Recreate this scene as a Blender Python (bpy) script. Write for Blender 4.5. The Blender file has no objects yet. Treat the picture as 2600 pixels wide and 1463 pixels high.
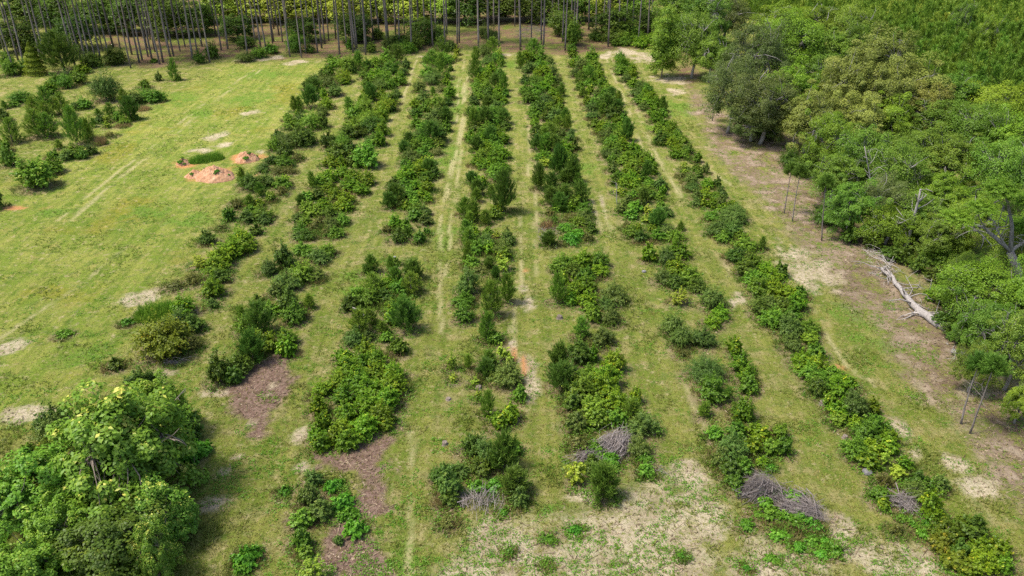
import bpy, math, random
import numpy as np
from mathutils import Vector
C = bpy.context.scene
COL = C.collection
R = math.radians
# ------------------------------------------------------------------ camera, sky, sun, exposure
PITCH = R(28.6); CAM_H = 40.0; FPX = 2080.0; IW, IH = 2600.0, 1463.0
cam = bpy.data.cameras.new('camera'); cam.sensor_width = 36; cam.lens = 36 * FPX / IW
cam.clip_start = 0.5; cam.clip_end = 6000
co = bpy.data.objects.new('camera', cam); COL.objects.link(co)
co.location = (0, 0, CAM_H); co.rotation_euler = (R(90) - PITCH, 0, 0); C.camera = co
SUN_EL, SUN_AZ = R(62), R(-100)          # azimuth clockwise from +Y
w = bpy.data.worlds.new('World'); C.world = w; w.use_nodes = True
nt = w.node_tree; bg = nt.nodes['Background']
sky = nt.nodes.new('ShaderNodeTexSky'); sky.sky_type = 'NISHITA'; sky.sun_disc = False
sky.sun_elevation = SUN_EL; sky.sun_rotation = SUN_AZ; sky.dust_density = 3.0; sky.air_density = 1.0
nt.links.new(sky.outputs[0], bg.inputs[0]); bg.inputs[1].default_value = 0.14
sl = bpy.data.lights.new('sun', 'SUN'); sl.energy = 2.7; sl.angle = R(10.0); sl.color = (1, .95, .86)
so = bpy.data.objects.new('sun', sl); COL.objects.link(so)
sd = Vector((-math.sin(SUN_AZ) * math.cos(SUN_EL), -math.cos(SUN_AZ) * math.cos(SUN_EL), -math.sin(SUN_EL)))
so.rotation_euler = sd.to_track_quat('-Z', 'Y').to_euler(); so.location = (-60, 0, 120)
C.view_settings.view_transform = 'Standard'; C.view_settings.look = 'None'
C.view_settings.exposure = 1.0; C.view_settings.gamma = 1
C.cycles.max_bounces = 5; C.cycles.diffuse_bounces = 3; C.cycles.transmission_bounces = 3
C.cycles.glossy_bounces = 1; C.cycles.transparent_max_bounces = 4
C.render.filter_size = 1.2
C.cycles.use_denoising = False
RNG = np.random.default_rng(7)
random.seed(5)
# ------------------------------------------------------------------ helpers
cp, sp = math.cos(PITCH), math.sin(PITCH)
def ray(px, py):
    dx, dy = px - IW / 2, IH / 2 - py
    d = np.array((dx, FPX * cp + dy * sp, -FPX * sp + dy * cp))
    return d / np.linalg.norm(d)
def at(px, py, z=0.0):
    d = ray(px, py); t = (z - CAM_H) / d[2]
    return np.array((d[0] * t, d[1] * t, z)), t
def pxpm(px, py, z=0.0):
    p, t = at(px, py, z)
    return FPX / (p[1] * cp - (z - CAM_H) * sp), p, math.asin(-ray(px, py)[2])
def proj(x, y, z):
    z = z - CAM_H; dep = y * cp - z * sp; up = y * sp + z * cp
    return IW / 2 + FPX * x / dep, IH / 2 - FPX * up / dep
def hashn(ix, iy, s):
    h = (ix.astype(np.int64) * 374761393 + iy.astype(np.int64) * 668265263 + s * 1442695041) & 0xffffffff
    h = ((h ^ (h >> 13)) * 1274126177) & 0xffffffff
    return ((h ^ (h >> 16)) & 0xffff) / 65535.0
def vnoise(x, y, s=0):
    ix, iy = np.floor(x), np.floor(y); fx, fy = x - ix, y - iy
    fx = fx * fx * (3 - 2 * fx); fy = fy * fy * (3 - 2 * fy)
    a = hashn(ix, iy, s); b = hashn(ix + 1, iy, s); c = hashn(ix, iy + 1, s); d = hashn(ix + 1, iy + 1, s)
    return (a * (1 - fx) + b * fx) * (1 - fy) + (c * (1 - fx) + d * fx) * fy
def fbm(x, y, s=0, o=4):
    v = 0; a = .5; t = 0
    for i in range(o):
        v = v + a * vnoise(x, y, s + i); t += a; a *= .55; x = x * 2.03 + 11.3; y = y * 2.03 + 5.7
    return v / t
def ss(a, b, x):
    t = np.clip((x - a) / (b - a), 0, 1); return t * t * (3 - 2 * t)
# ------------------------------------------------------------------ materials
def new_mat(name):
    m = bpy.data.materials.new(name); m.use_nodes = True; t = m.node_tree
    for n in list(t.nodes): t.nodes.remove(n)
    out = t.nodes.new('ShaderNodeOutputMaterial'); return m, t, out
def N(t, k, **kw):
    n = t.nodes.new(k)
    for a, b in kw.items(): setattr(n, a, b)
    return n
def mixc(t, a, b, fac, mode='MIX'):
    n = N(t, 'ShaderNodeMix', data_type='RGBA', blend_type=mode)
    for k, v in ((0, fac), (6, a), (7, b)):
        if hasattr(v, 'links'): t.links.new(v, n.inputs[k])
        elif isinstance(v, (int, float)): n.inputs[k].default_value = v
        else: n.inputs[k].default_value = (*v, 1)
    return n.outputs[2]
def mth(t, op, a, b=0.0, c=None, clamp=False):
    n = N(t, 'ShaderNodeMath', operation=op, use_clamp=clamp)
    for k, v in enumerate((a, b) if c is None else (a, b, c)):
        if hasattr(v, 'links'): t.links.new(v, n.inputs[k])
        else: n.inputs[k].default_value = v
    return n.outputs[0]
def foliage_mat(name, ca, cb, cc=None, trans=.38, var=.35, gloss=.012):
    """leaf colour runs from ca to cb with the leaf's own tint; cc is the colour of fresh shoots"""
    m, t, out = new_mat(name)
    ca, cb, cc = [tuple(v * k for v, k in zip(c_, (2.15, 2.0, 1.0))) if c_ else None for c_ in (ca, cb, cc)]
    at_ = N(t, 'ShaderNodeAttribute', attribute_name='tint')
    oi = N(t, 'ShaderNodeObjectInfo')
    c = mixc(t, ca, cb, at_.outputs['Fac'])
    if cc:
        r = N(t, 'ShaderNodeMapRange'); t.links.new(at_.outputs['Fac'], r.inputs[0])
        r.inputs[1].default_value = .78; r.inputs[2].default_value = 1.0
        c = mixc(t, c, cc, r.outputs[0])
    v = mth(t, 'MULTIPLY_ADD', oi.outputs['Random'], var, 1 - var / 2)
    hs = N(t, 'ShaderNodeHueSaturation'); t.links.new(c, hs.inputs['Color']); t.links.new(v, hs.inputs['Value'])
    wn = N(t, 'ShaderNodeTexWhiteNoise', noise_dimensions='1D'); t.links.new(oi.outputs['Random'], wn.inputs['W'])
    t.links.new(mth(t, 'MULTIPLY_ADD', wn.outputs[0], .036, .480), hs.inputs['Hue'])
    df = N(t, 'ShaderNodeBsdfDiffuse'); tr = N(t, 'ShaderNodeBsdfTranslucent'); gl = N(t, 'ShaderNodeBsdfGlossy')
    gl.inputs['Roughness'].default_value = .45; gl.inputs['Color'].default_value = (1, 1, 1, 1)
    for b in (df, tr): t.links.new(hs.outputs[0], b.inputs[0])
    mx = N(t, 'ShaderNodeMixShader'); mx.inputs[0].default_value = trans
    t.links.new(df.outputs[0], mx.inputs[1]); t.links.new(tr.outputs[0], mx.inputs[2])
    m2 = N(t, 'ShaderNodeMixShader'); m2.inputs[0].default_value = gloss
    t.links.new(mx.outputs[0], m2.inputs[1]); t.links.new(gl.outputs[0], m2.inputs[2])
    t.links.new(m2.outputs[0], out.inputs[0]); return m
def bark_mat(name, ca, cb, sx=14., sz=2.5):
    m, t, out = new_mat(name)
    tc = N(t, 'ShaderNodeTexCoord'); mp = N(t, 'ShaderNodeMapping'); mp.inputs['Scale'].default_value = (sx, sx, sz)
    t.links.new(tc.outputs['Object'], mp.inputs[0])
    n = N(t, 'ShaderNodeTexNoise'); n.inputs['Scale'].default_value = 1.0; n.inputs['Detail'].default_value = 5
    t.links.new(mp.outputs[0], n.inputs[0])
    oi = N(t, 'ShaderNodeObjectInfo')
    f = mth(t, 'MULTIPLY_ADD', n.outputs[0], 2.2, -.6, True)
    c = mixc(t, ca, cb, f)
    hs = N(t, 'ShaderNodeHueSaturation'); t.links.new(c, hs.inputs['Color'])
    t.links.new(mth(t, 'MULTIPLY_ADD', oi.outputs['Random'], .5, .75), hs.inputs['Value'])
    b = N(t, 'ShaderNodeBsdfPrincipled'); b.inputs['Roughness'].default_value = .9; b.inputs['Specular IOR Level'].default_value = .1
    bp = N(t, 'ShaderNodeBump'); bp.inputs['Strength'].default_value = .6; bp.inputs['Distance'].default_value = .03
    t.links.new(n.outputs[0], bp.inputs['Height']); t.links.new(bp.outputs[0], b.inputs['Normal'])
    t.links.new(hs.outputs[0], b.inputs['Base Color']); t.links.new(b.outputs[0], out.inputs[0]); return m
FM = dict(
 L=foliage_mat('lime_leaves', (.044, .100, .011), (.088, .150, .013), (.19, .22, .025), var=.45),
 G=foliage_mat('green_leaves', (.042, .098, .016), (.082, .150, .024), (.14, .21, .05), var=.55),
 D=foliage_mat('dark_leaves', (.028, .058, .013), (.056, .098, .020), (.10, .14, .03), var=.4),
 M=foliage_mat('grey_green_leaves', (.038, .074, .024), (.072, .116, .038), (.12, .155, .06), var=.35),
 P=foliage_mat('pine_needles', (.038, .086, .017), (.088, .148, .030), (.15, .19, .05), trans=.2, var=.35),
 Q=foliage_mat('dark_pine_needles', (.028, .066, .016), (.055, .105, .026), (.10, .15, .05), trans=.2, var=.3),
 Y=foliage_mat('pale_leaves', (.10, .165, .025), (.17, .225, .05), (.26, .29, .09)),
 W=foliage_mat('weed_leaves', (.060, .075, .030), (.088, .098, .042), (.13, .11, .07)),
 V=foliage_mat('vine_leaves', (.035, .11, .016), (.065, .16, .022), (.11, .22, .05)),
 K=foliage_mat('tall_grass_blades', (.04, .10, .015), (.08, .15, .03)),
 B=foliage_mat('dry_grass_blades', (.12, .095, .075), (.17, .138, .11)),
 O=foliage_mat('olive_leaves', (.045, .07, .012), (.085, .115, .016), (.17, .16, .03)),
 S=foliage_mat('young_tree_leaves', (.048, .120, .020), (.10, .185, .032), (.19, .25, .08), var=.25),
 cream=foliage_mat('creamy_tipped_leaves', (.045, .108, .020), (.10, .17, .035), (.30, .31, .12), var=.2),
 oak=foliage_mat('oak_leaves', (.048, .098, .020), (.085, .140, .030), (.13, .18, .05)),
 bri=foliage_mat('bright_oak_leaves', (.060, .120, .018), (.105, .170, .026), (.15, .21, .05)),
 live=foliage_mat('live_oak_leaves', (.040, .062, .028), (.068, .095, .044), (.11, .13, .07)),
 tan=foliage_mat('catkin_oak_leaves', (.080, .105, .035), (.14, .165, .065), (.21, .22, .11)),
 nee=foliage_mat('tall_pine_needles', (.040, .075, .025), (.075, .115, .04), (.11, .15, .06), trans=.2),
 cedar=foliage_mat('cedar_sprays', (.060, .090, .012), (.105, .130, .018), (.15, .16, .03)))
BARK = bark_mat('brown_bark', (.10, .075, .055), (.24, .20, .165))
PINEB = bark_mat('pine_bark', (.11, .09, .08), (.235, .205, .185), 9, 1.6)
GREYB = bark_mat('lichen_bark', (.12, .105, .092), (.30, .285, .26), 8, 3)
DEADW = bark_mat('weathered_wood', (.17, .148, .13), (.42, .385, .355), 10, 10)
TWIG = bark_mat('grey_twigs', (.11, .088, .078), (.27, .235, .215), 8, 8)
STONE = bark_mat('grey_stone', (.12, .115, .11), (.24, .23, .22), 5, 5)
# ------------------------------------------------------------------ mesh tools
def quad_mesh(name, V, tint, mat, tint_pt=False):
    n = len(V) // 4
    me = bpy.data.meshes.new(name); me.vertices.add(4 * n); me.vertices.foreach_set('co', V.astype(np.float32).ravel())
    me.loops.add(4 * n); me.loops.foreach_set('vertex_index', np.arange(4 * n, dtype=np.int32))
    me.polygons.add(n); me.polygons.foreach_set('loop_start', np.arange(0, 4 * n, 4, dtype=np.int32))
    a = me.attributes.new('tint', 'FLOAT', 'FACE'); a.data.foreach_set('value', np.clip(tint, 0, 1).astype(np.float32))
    me.update(calc_edges=True); me.materials.append(mat); return me
def unit(v): return v / (np.linalg.norm(v, axis=-1, keepdims=True) + 1e-9)
def leaves(P, NR, L, W, rng, fold=.15, D=None):
    """leaf blades: kite-shaped folded quads at P facing NR"""
    n = len(P); NR = unit(NR)
    d = rng.normal(size=(n, 3)) if D is None else D
    d = unit(d - NR * (d * NR).sum(1, keepdims=True)); s = np.cross(NR, d)
    L = np.broadcast_to(L, n)[:, None]; W = np.broadcast_to(W, n)[:, None]
    V = np.empty((n, 4, 3)); f = NR * W * fold
    V[:, 0] = P - d * L * .5; V[:, 1] = P + s * W * .5 + f - d * L * .05; V[:, 2] = P + d * L * .5; V[:, 3] = P - s * W * .5 + f - d * L * .05
    return V.reshape(-1, 3)
def needles(P, D, L, W, rng):
    n = len(P); D = unit(D); s = unit(np.cross(D, rng.normal(size=(n, 3))))
    L = np.broadcast_to(L, n)[:, None]; W = np.broadcast_to(W, n)[:, None]
    V = np.empty((n, 4, 3)); V[:, 0] = P - s * W * .5; V[:, 1] = P + s * W * .5; V[:, 2] = P + D * L + s * W * .12; V[:, 3] = P + D * L - s * W * .12
    return V.reshape(-1, 3)
def tube(pts, rad, n=6):
    pts = np.asarray(pts, float); k = len(pts); V = []; F = []
    tg = unit(np.gradient(pts, axis=0))
    for i in range(k):
        a = np.cross(tg[i], (0.3, .9, .2)); a = a / np.linalg.norm(a); b = np.cross(tg[i], a)
        for j in range(n):
            th = 2 * math.pi * j / n; V.append(pts[i] + rad[i] * (a * math.cos(th) + b * math.sin(th)))
    for i in range(k - 1):
        for j in range(n): F.append((i * n + j, i * n + (j + 1) % n, (i + 1) * n + (j + 1) % n, (i + 1) * n + j))
    F.append(tuple(range(n - 1, -1, -1))); F.append(tuple(range((k - 1) * n, k * n)))
    return V, F
class MB:
    def __init__(s): s.V = []; s.F = []
    def add(s, vf):
        o = len(s.V); s.V += list(vf[0]); s.F += [tuple(i + o for i in f) for f in vf[1]]; return s
    def mesh(s, name, mat, smooth=True):
        me = bpy.data.meshes.new(name); me.from_pydata([tuple(map(float, v)) for v in s.V], [], s.F)
        me.materials.append(mat)
        if smooth: me.polygons.foreach_set('use_smooth', [True] * len(me.polygons))
        me.update(); return me
def curve_pts(a, b, k, bend, rng):
    a = np.asarray(a, float); b = np.asarray(b, float); t = np.linspace(0, 1, k)[:, None]
    m = rng.normal(size=3) * bend * np.linalg.norm(b - a)
    return a * (1 - t) + b * t + m * (4 * t * (1 - t)) + rng.normal(size=(k, 3)) * bend * .25 * np.linalg.norm(b - a) * t * (1 - t) * 3
def link(name, data, parent=None, loc=None, **props):
    o = bpy.data.objects.new(name, data); COL.objects.link(o)
    if parent: o.parent = parent
    if loc is not None: o.location = loc
    for k, v in props.items(): o[k] = v
    return o
# ------------------------------------------------------------------ plant prototypes (meshes shared by every copy)
def shrub_meshes(kind, D, H, seed, shoots, per, ll, lw, lobes=5, rough=.18, low=.05, up=.6):
    rng = np.random.default_rng(seed)
    r = D / 2
    lc = []; 
    for i in range(lobes):
        a = rng.uniform(0, 2 * math.pi); q = r * rng.uniform(.15, .55)
        hh = H * rng.uniform(.55, .8) * (1 - .35 * (q / r))
        lc.append((q * math.cos(a), q * math.sin(a), hh * .55, r * rng.uniform(.42, .62), hh * .5))
    lc.append((0, 0, H * .5, r * .55, H * .5)); lc = np.array(lc)
    k = rng.integers(0, len(lc), shoots); c = lc[k]
    u = unit(rng.normal(size=(shoots, 3)) * (1, 1, .9) + (0, 0, .35))
    e = c[:, :3] + u * c[:, [3, 3, 4]] * rng.uniform(.75, 1 + rough * 1.6, (shoots, 1))
    e[:, 2] = np.maximum(e[:, 2], H * low)
    s = c[:, :3] * (.6, .6, .55) + rng.normal(size=(shoots, 3)) * r * .08
    t = rng.uniform(.42, 1.02, (shoots, per, 1)) ** .8
    P = s[:, None] * (1 - t) + e[:, None] * t
    P[:, :, 2] += (H * .08) * (t[..., 0] * (1 - t[..., 0]) * 4)
    P = P + rng.normal(size=P.shape) * r * .055 * (1.2 - .5 * t)
    outw = np.repeat(unit(e - c[:, :3])[:, None], per, 1)
    NR = outw * .8 + np.array((0, 0, up)) + rng.normal(size=P.shape) * .55
    sh = rng.uniform(-.18, .18, (shoots, 1)); fresh = (rng.random((shoots, 1)) < .16) * .35
    tint = .40 + sh + (t[..., 0] - .7) * .35 + rng.normal(size=(shoots, per)) * .13 + fresh * ss(.75, 1, t[..., 0])
    P = P.reshape(-1, 3); P[:, 2] = np.maximum(P[:, 2], .03)
    V = leaves(P, NR.reshape(-1, 3), ll * rng.uniform(.7, 1.3, len(P)), lw * rng.uniform(.7, 1.3, len(P)), rng)
    fol = quad_mesh('foliage', V, tint.ravel(), FM[kind])
    mb = MB()
    for i in range(6):
        j = rng.integers(0, len(lc)); base = (rng.normal() * r * .06, rng.normal() * r * .06, -.1)
        mb.add(tube(curve_pts(base, lc[j, :3] + (0, 0, lc[j, 4] * .4), 5, .08, rng), np.linspace(.03, .008, 5) * (.6 + .25 * D), 5))
    return fol, mb.mesh('stem', BARK)
def pine_meshes(kind, D, H, seed, whorls=8, slim=1.0, nd=.30, dens=1.0):
    rng = np.random.default_rng(seed); P = []; Dr = []; T = []; mb = MB()
    top = np.array((rng.normal() * .04 * H, rng.normal() * .04 * H, H * .96))
    mb.add(tube(curve_pts((0, 0, -.1), top, 6, .02, rng), np.linspace(.022 * H, .006, 6), 6))
    for i in range(whorls):
        f = (i + .4) / whorls; z = H * (.06 + .86 * f)
        rr = D / 2 * (1 - f ** 1.35) ** .8 * rng.uniform(.8, 1.15) + D * .05
        nb = int(rng.integers(5, 8)); a0 = rng.uniform(0, 6.28)
        for b in range(nb):
            a = a0 + 6.283 * b / nb + rng.normal() * .2; q = rr * rng.uniform(.65, 1.15)
            o = top * (z / H) * (1, 1, 0) + (0, 0, z); o[2] = z
            rise = q * rng.uniform(.25, .75) + H * .02
            e = o + np.array((math.cos(a) * q, math.sin(a) * q, rise))
            mb.add(tube(curve_pts(o, e, 3, .05, rng), (.012, .008, .004), 4))
            nt_ = max(2, int(4 * dens * q / (D * .4) + .5))
            for k in range(nt_):
                t = 1 - .68 * (k / max(1, nt_ - 1)); p = o * (1 - t) + e * t + rng.normal(size=3) * .04 * D
                axis = unit(e - o) * .75 + np.array((0, 0, .95)); m = int(17 * dens)
                d = unit(rng.normal(size=(m, 3)) * .62 + axis); P.append(p + rng.normal(size=(m, 3)) * .03 + d * nd * .1 + axis * nd * rng.uniform(-.5, .8, (m, 1))); Dr.append(d)
                T.append(np.full(m, .38 + .25 * (t - .5) + rng.normal() * .15) + rng.normal(size=m) * .1)
    m = int(40 * dens)
    for q in np.linspace(.86, 1.0, 4):
        d = unit(rng.normal(size=(m, 3)) * .6 + (0, 0, 1)); P.append(np.repeat((top * q)[None], m, 0) + rng.normal(size=(m, 3)) * .03); Dr.append(d); T.append(.55 + rng.normal(size=m) * .15)
    P = np.concatenate(P); Dr = np.concatenate(Dr); T = np.concatenate(T)
    P[:, 2] = np.maximum(P[:, 2], .05)
    V = needles(P, Dr, nd * rng.uniform(.7, 1.2, len(P)), .05 * (nd / .3) * rng.uniform(.7, 1.3, len(P)) / max(.6, dens) ** .5, rng)
    return quad_mesh('foliage', V, T, FM[kind]), mb.mesh('trunk', BARK)
def tree_meshes(kind, D, H, seed, clumps=70, per=170, ll=.30, zc=.6, zr=.40, bark=BARK, csz=.15, trunk_r=.02, bare=.0, conical=0., fresh=0., flat=.8):
    rng = np.random.default_rng(seed); r = D / 2
    i = np.arange(clumps) + .5; ph = np.arccos(1 - 1.72 * i / clumps); th = math.pi * (1 + 5 ** .5) * i + rng.uniform(0, 6)
    u = np.stack((np.cos(th) * np.sin(ph), np.sin(th) * np.sin(ph), np.cos(ph)), 1) + rng.normal(size=(clumps, 3)) * .13
    azi = np.arctan2(u[:, 1], u[:, 0]); lump = 1 + .20 * np.sin(3 * azi + seed) + .14 * np.sin(5 * azi + 2 * seed + 4 * u[:, 2]) + rng.normal(size=clumps) * .09
    rad = rng.uniform(.62, 1.0, clumps) * lump
    c = u * rad[:, None] * (r * .88, r * .88, H * zr * .9) + (0, 0, H * zc)
    if conical: 
        k = 1 - conical * np.clip((c[:, 2] / H - .25), 0, 1); c[:, 0] *= k; c[:, 1] *= k
    cr = D * csz * rng.uniform(.5, 1.45, clumps)
    g = unit(rng.normal(size=(clumps, per, 3)) + (0, 0, .35)) * rng.uniform(.45, 1.08, (clumps, per, 1)) ** .6
    g[:, :, 2] *= flat
    P = c[:, None] + g * cr[:, None, None] * (1 + .25 * rng.normal(size=(clumps, 1, 3)))
    NR = unit(g) * .7 + np.array((0, 0, .75)) + u[:, None] * .3 + rng.normal(size=P.shape) * .5
    tint = .42 + rng.normal(size=(clumps, 1)) * .13 + rng.normal(size=(clumps, per)) * .13 + .16 * g[:, :, 2] + fresh * ss(.25, .8, g[:, :, 2]) * (rng.random((clumps, per)) < .5)  # clump tops tinted lighter as if lit; fresh adds real pale tips
    P = P.reshape(-1, 3); P[:, 2] = np.maximum(P[:, 2], .2)
    V = leaves(P, NR.reshape(-1, 3), ll * rng.uniform(.7, 1.35, len(P)), ll * .62 * rng.uniform(.7, 1.3, len(P)), rng)
    crown = quad_mesh('crown', V, tint.ravel(), FM[kind])
    mb = MB(); tr = trunk_r * H
    fork = np.array((rng.normal() * .03 * D, rng.normal() * .03 * D, H * rng.uniform(.25, .34)))
    mb.add(tube(curve_pts((0, 0, -.2), fork, 5, .03, rng), np.linspace(tr * 1.35, tr, 5), 9))
    nl = 7; ends = []
    for l in range(nl):
        a = 6.283 * l / nl + rng.normal() * .3; q = r * rng.uniform(.3, .6)
        e = fork + np.array((math.cos(a) * q, math.sin(a) * q, H * rng.uniform(.22, .42)))
        mb.add(tube(curve_pts(fork, e, 5, .07, rng), np.linspace(tr * .7, tr * .3, 5), 7)); ends.append(e)
    ends = np.array(ends)
    for j in range(clumps):
        e = ends[np.argmin(((ends - c[j]) ** 2).sum(1))]
        mb.add(tube(curve_pts(e, c[j] + (0, 0, cr[j] * .3), 4, .08, rng), np.linspace(tr * .28, tr * .05, 4), 4))
    for j in range(int(bare)):
        e = ends[rng.integers(0, nl)]; d = unit(rng.normal(size=3) * (1, 1, .4) + (0, 0, .6)); tip = e + d * r * rng.uniform(.5, .85)
        mb.add(tube(curve_pts(e, tip, 5, .12, rng), np.linspace(tr * .35, .02, 5), 5))
        for q in range(4):
            b = e + (tip - e) * rng.uniform(.4, .95); mb.add(tube(curve_pts(b, b + unit(rng.normal(size=3) + d) * r * .2, 3, .1, rng), (.03, .02, .01), 4))
    return crown, mb.mesh('trunk', bark)
def tall_pine_meshes(seed, H):
    rng = np.random.default_rng(seed); mb = MB(); P = []; Dr = []; T = []
    top = np.array((rng.normal() * .35, rng.normal() * .35, H)); tp = curve_pts((0, 0, -.2), top, 9, .006, rng)
    mb.add(tube(tp, np.linspace(.21, .06, 9), 8))
    for j in range(7):
        z = H * rng.uniform(.25, .55); p = tp[0] + (tp[-1] - tp[0]) * (z / H); a = rng.uniform(0, 6.28); q = rng.uniform(.5, 1.8)
        mb.add(tube(curve_pts(p, p + (math.cos(a) * q, math.sin(a) * q, q * rng.uniform(-.1, .4)), 3, .08, rng), (.03, .02, .008), 4))
    for j in range(30):
        f = rng.uniform(.56, 1.0); z = H * f; p = tp[0] + (tp[-1] - tp[0]) * f; a = rng.uniform(0, 6.28)
        q = (2.9 * (1 - f) ** .5 + .5) * rng.uniform(.7, 1.15); e = p + (math.cos(a) * q, math.sin(a) * q, q * rng.uniform(.1, .5))
        mb.add(tube(curve_pts(p, e, 3, .05, rng), (.05, .03, .01), 4))
        for k in range(4):
            t = 1 - .2 * k; c = p * (1 - t) + e * t + rng.normal(size=3) * .25; m = 34
            d = unit(rng.normal(size=(m, 3)) + (0, 0, .5)); P.append(c + d * .06); Dr.append(d); T.append(.4 + rng.normal() * .15 + rng.normal(size=m) * .1)
    P = np.concatenate(P); Dr = np.concatenate(Dr); T = np.concatenate(T)
    V = needles(P, Dr, .42 * rng.uniform(.7, 1.2, len(P)), .10, rng)
    return quad_mesh('crown', V, T, FM['nee']), mb.mesh('trunk', PINEB)
def blade_mesh(kind, D, H, seed, n, W=.05, lean=.35):
    rng = np.random.default_rng(seed)
    rr = D / 2 * rng.random(n) ** .5; a = rng.uniform(0, 6.283, n)
    P = np.stack((rr * np.cos(a), rr * np.sin(a), np.full(n, -.02)), 1)
    d = np.stack((rng.normal(size=n) * lean, rng.normal(size=n) * lean, np.ones(n)), 1)
    hgt = H * (1 - .6 * (rr / (D / 2)) ** 2) * rng.uniform(.35, 1.1, n) * (.45 + 1.1 * fbm(P[:, 0] * 1.6 + seed, P[:, 1] * 1.6, seed, 3))
    return quad_mesh('foliage', needles(P, d, hgt, W * rng.uniform(.7, 1.4, n), rng), rng.uniform(0, 1, n), FM[kind]), None
def mound_meshes(kind, D, H, seed, n, ll):
    rng = np.random.default_rng(seed); rr = D / 2 * rng.random(n) ** .55; a = rng.uniform(0, 6.283, n)
    x, y = rr * np.cos(a), rr * np.sin(a)
    hm = H * (1 - (rr / (D / 2)) ** 2) ** .6 * (.45 + .75 * fbm(x * 2.2 / D * 2.5 + 9, y * 2.2 / D * 2.5 + 3, seed, 3))
    P = np.stack((x, y, np.maximum(hm * rng.uniform(.35, 1.05, n), .04)), 1)
    NR = np.stack((x / D * 1.4, y / D * 1.4, np.ones(n)), 1) + rng.normal(size=(n, 3)) * .5
    return quad_mesh('foliage', leaves(P, NR, ll * rng.uniform(.6, 1.4, n), ll * .75 * rng.uniform(.7, 1.3, n), rng), .45 + rng.normal(size=n) * .2, FM[kind]), None
PROTO = {}
def protos(kind, size):
    key = (kind, size)
    if key in PROTO: return PROTO[key]
    out = []; D = {0: 1.5, 1: 2.7, 2: 4.6}[size]
    for v in range(3):
        s = ord(kind) * 31 + size * 7 + v * 101; k = (.6, 1.0, 1.9)[size]
        if kind in 'LGD': m = shrub_meshes(kind, D, D * .85, s, int(200 * k), 26, .165, .10, lobes=5 + 2 * size, rough=.34 if kind != 'D' else .25)
        elif kind == 'M': m = shrub_meshes(kind, D, D * .85, s, int(300 * k), 26, .14, .062, lobes=5 + 2 * size, rough=.28, up=.45)
        elif kind == 'O': m = shrub_meshes(kind, D, D * .8, s, int(200 * k), 22, .18, .12, lobes=6 + size, rough=.16)
        elif kind == 'S': m = shrub_meshes(kind, D, D * 1.1, s, int(170 * k), 26, .24, .17, lobes=6 + 2 * size, rough=.18, up=.8)
        elif kind == 'Y': m = shrub_meshes(kind, D, D * 1.2, s, int(75 * k), 18, .20, .13, lobes=3, rough=.3)
        elif kind == 'W': m = shrub_meshes(kind, D, D * .5, s, int(110 * k), 18, .15, .06, lobes=6, rough=.4)
        elif kind == 'P': m = pine_meshes('P', D, D * 1.75, s, 8 + 2 * size, nd=.26 + .04 * size, dens=1.0 + .25 * size)
        elif kind == 'Q': m = pine_meshes('Q', D, D * 1.35, s, 8 + 2 * size, nd=.27 + .04 * size, dens=1.15 + .25 * size)
        elif kind == 'V': m = (shrub_meshes('V', D, D * .42, s, int(150 * k), 22, .19, .12, lobes=7 + 2 * size, rough=.5, low=.03, up=.9)[0], None)
        elif kind == 'K': m = blade_mesh('K', D, D * .5, s, int(900 * k), .06)
        elif kind == 'B': m = blade_mesh('B', D, D * .45, s, int(800 * k), .05, .5)
        out.append((m, D, {'L': .85, 'G': .85, 'D': .85, 'M': .85, 'O': .8, 'S': 1.1, 'Y': 1.2, 'W': .5, 'P': 1.75, 'Q': 1.35, 'V': .42, 'K': .5, 'B': .45}[kind] * D))
    PROTO[key] = out; return out
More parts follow.
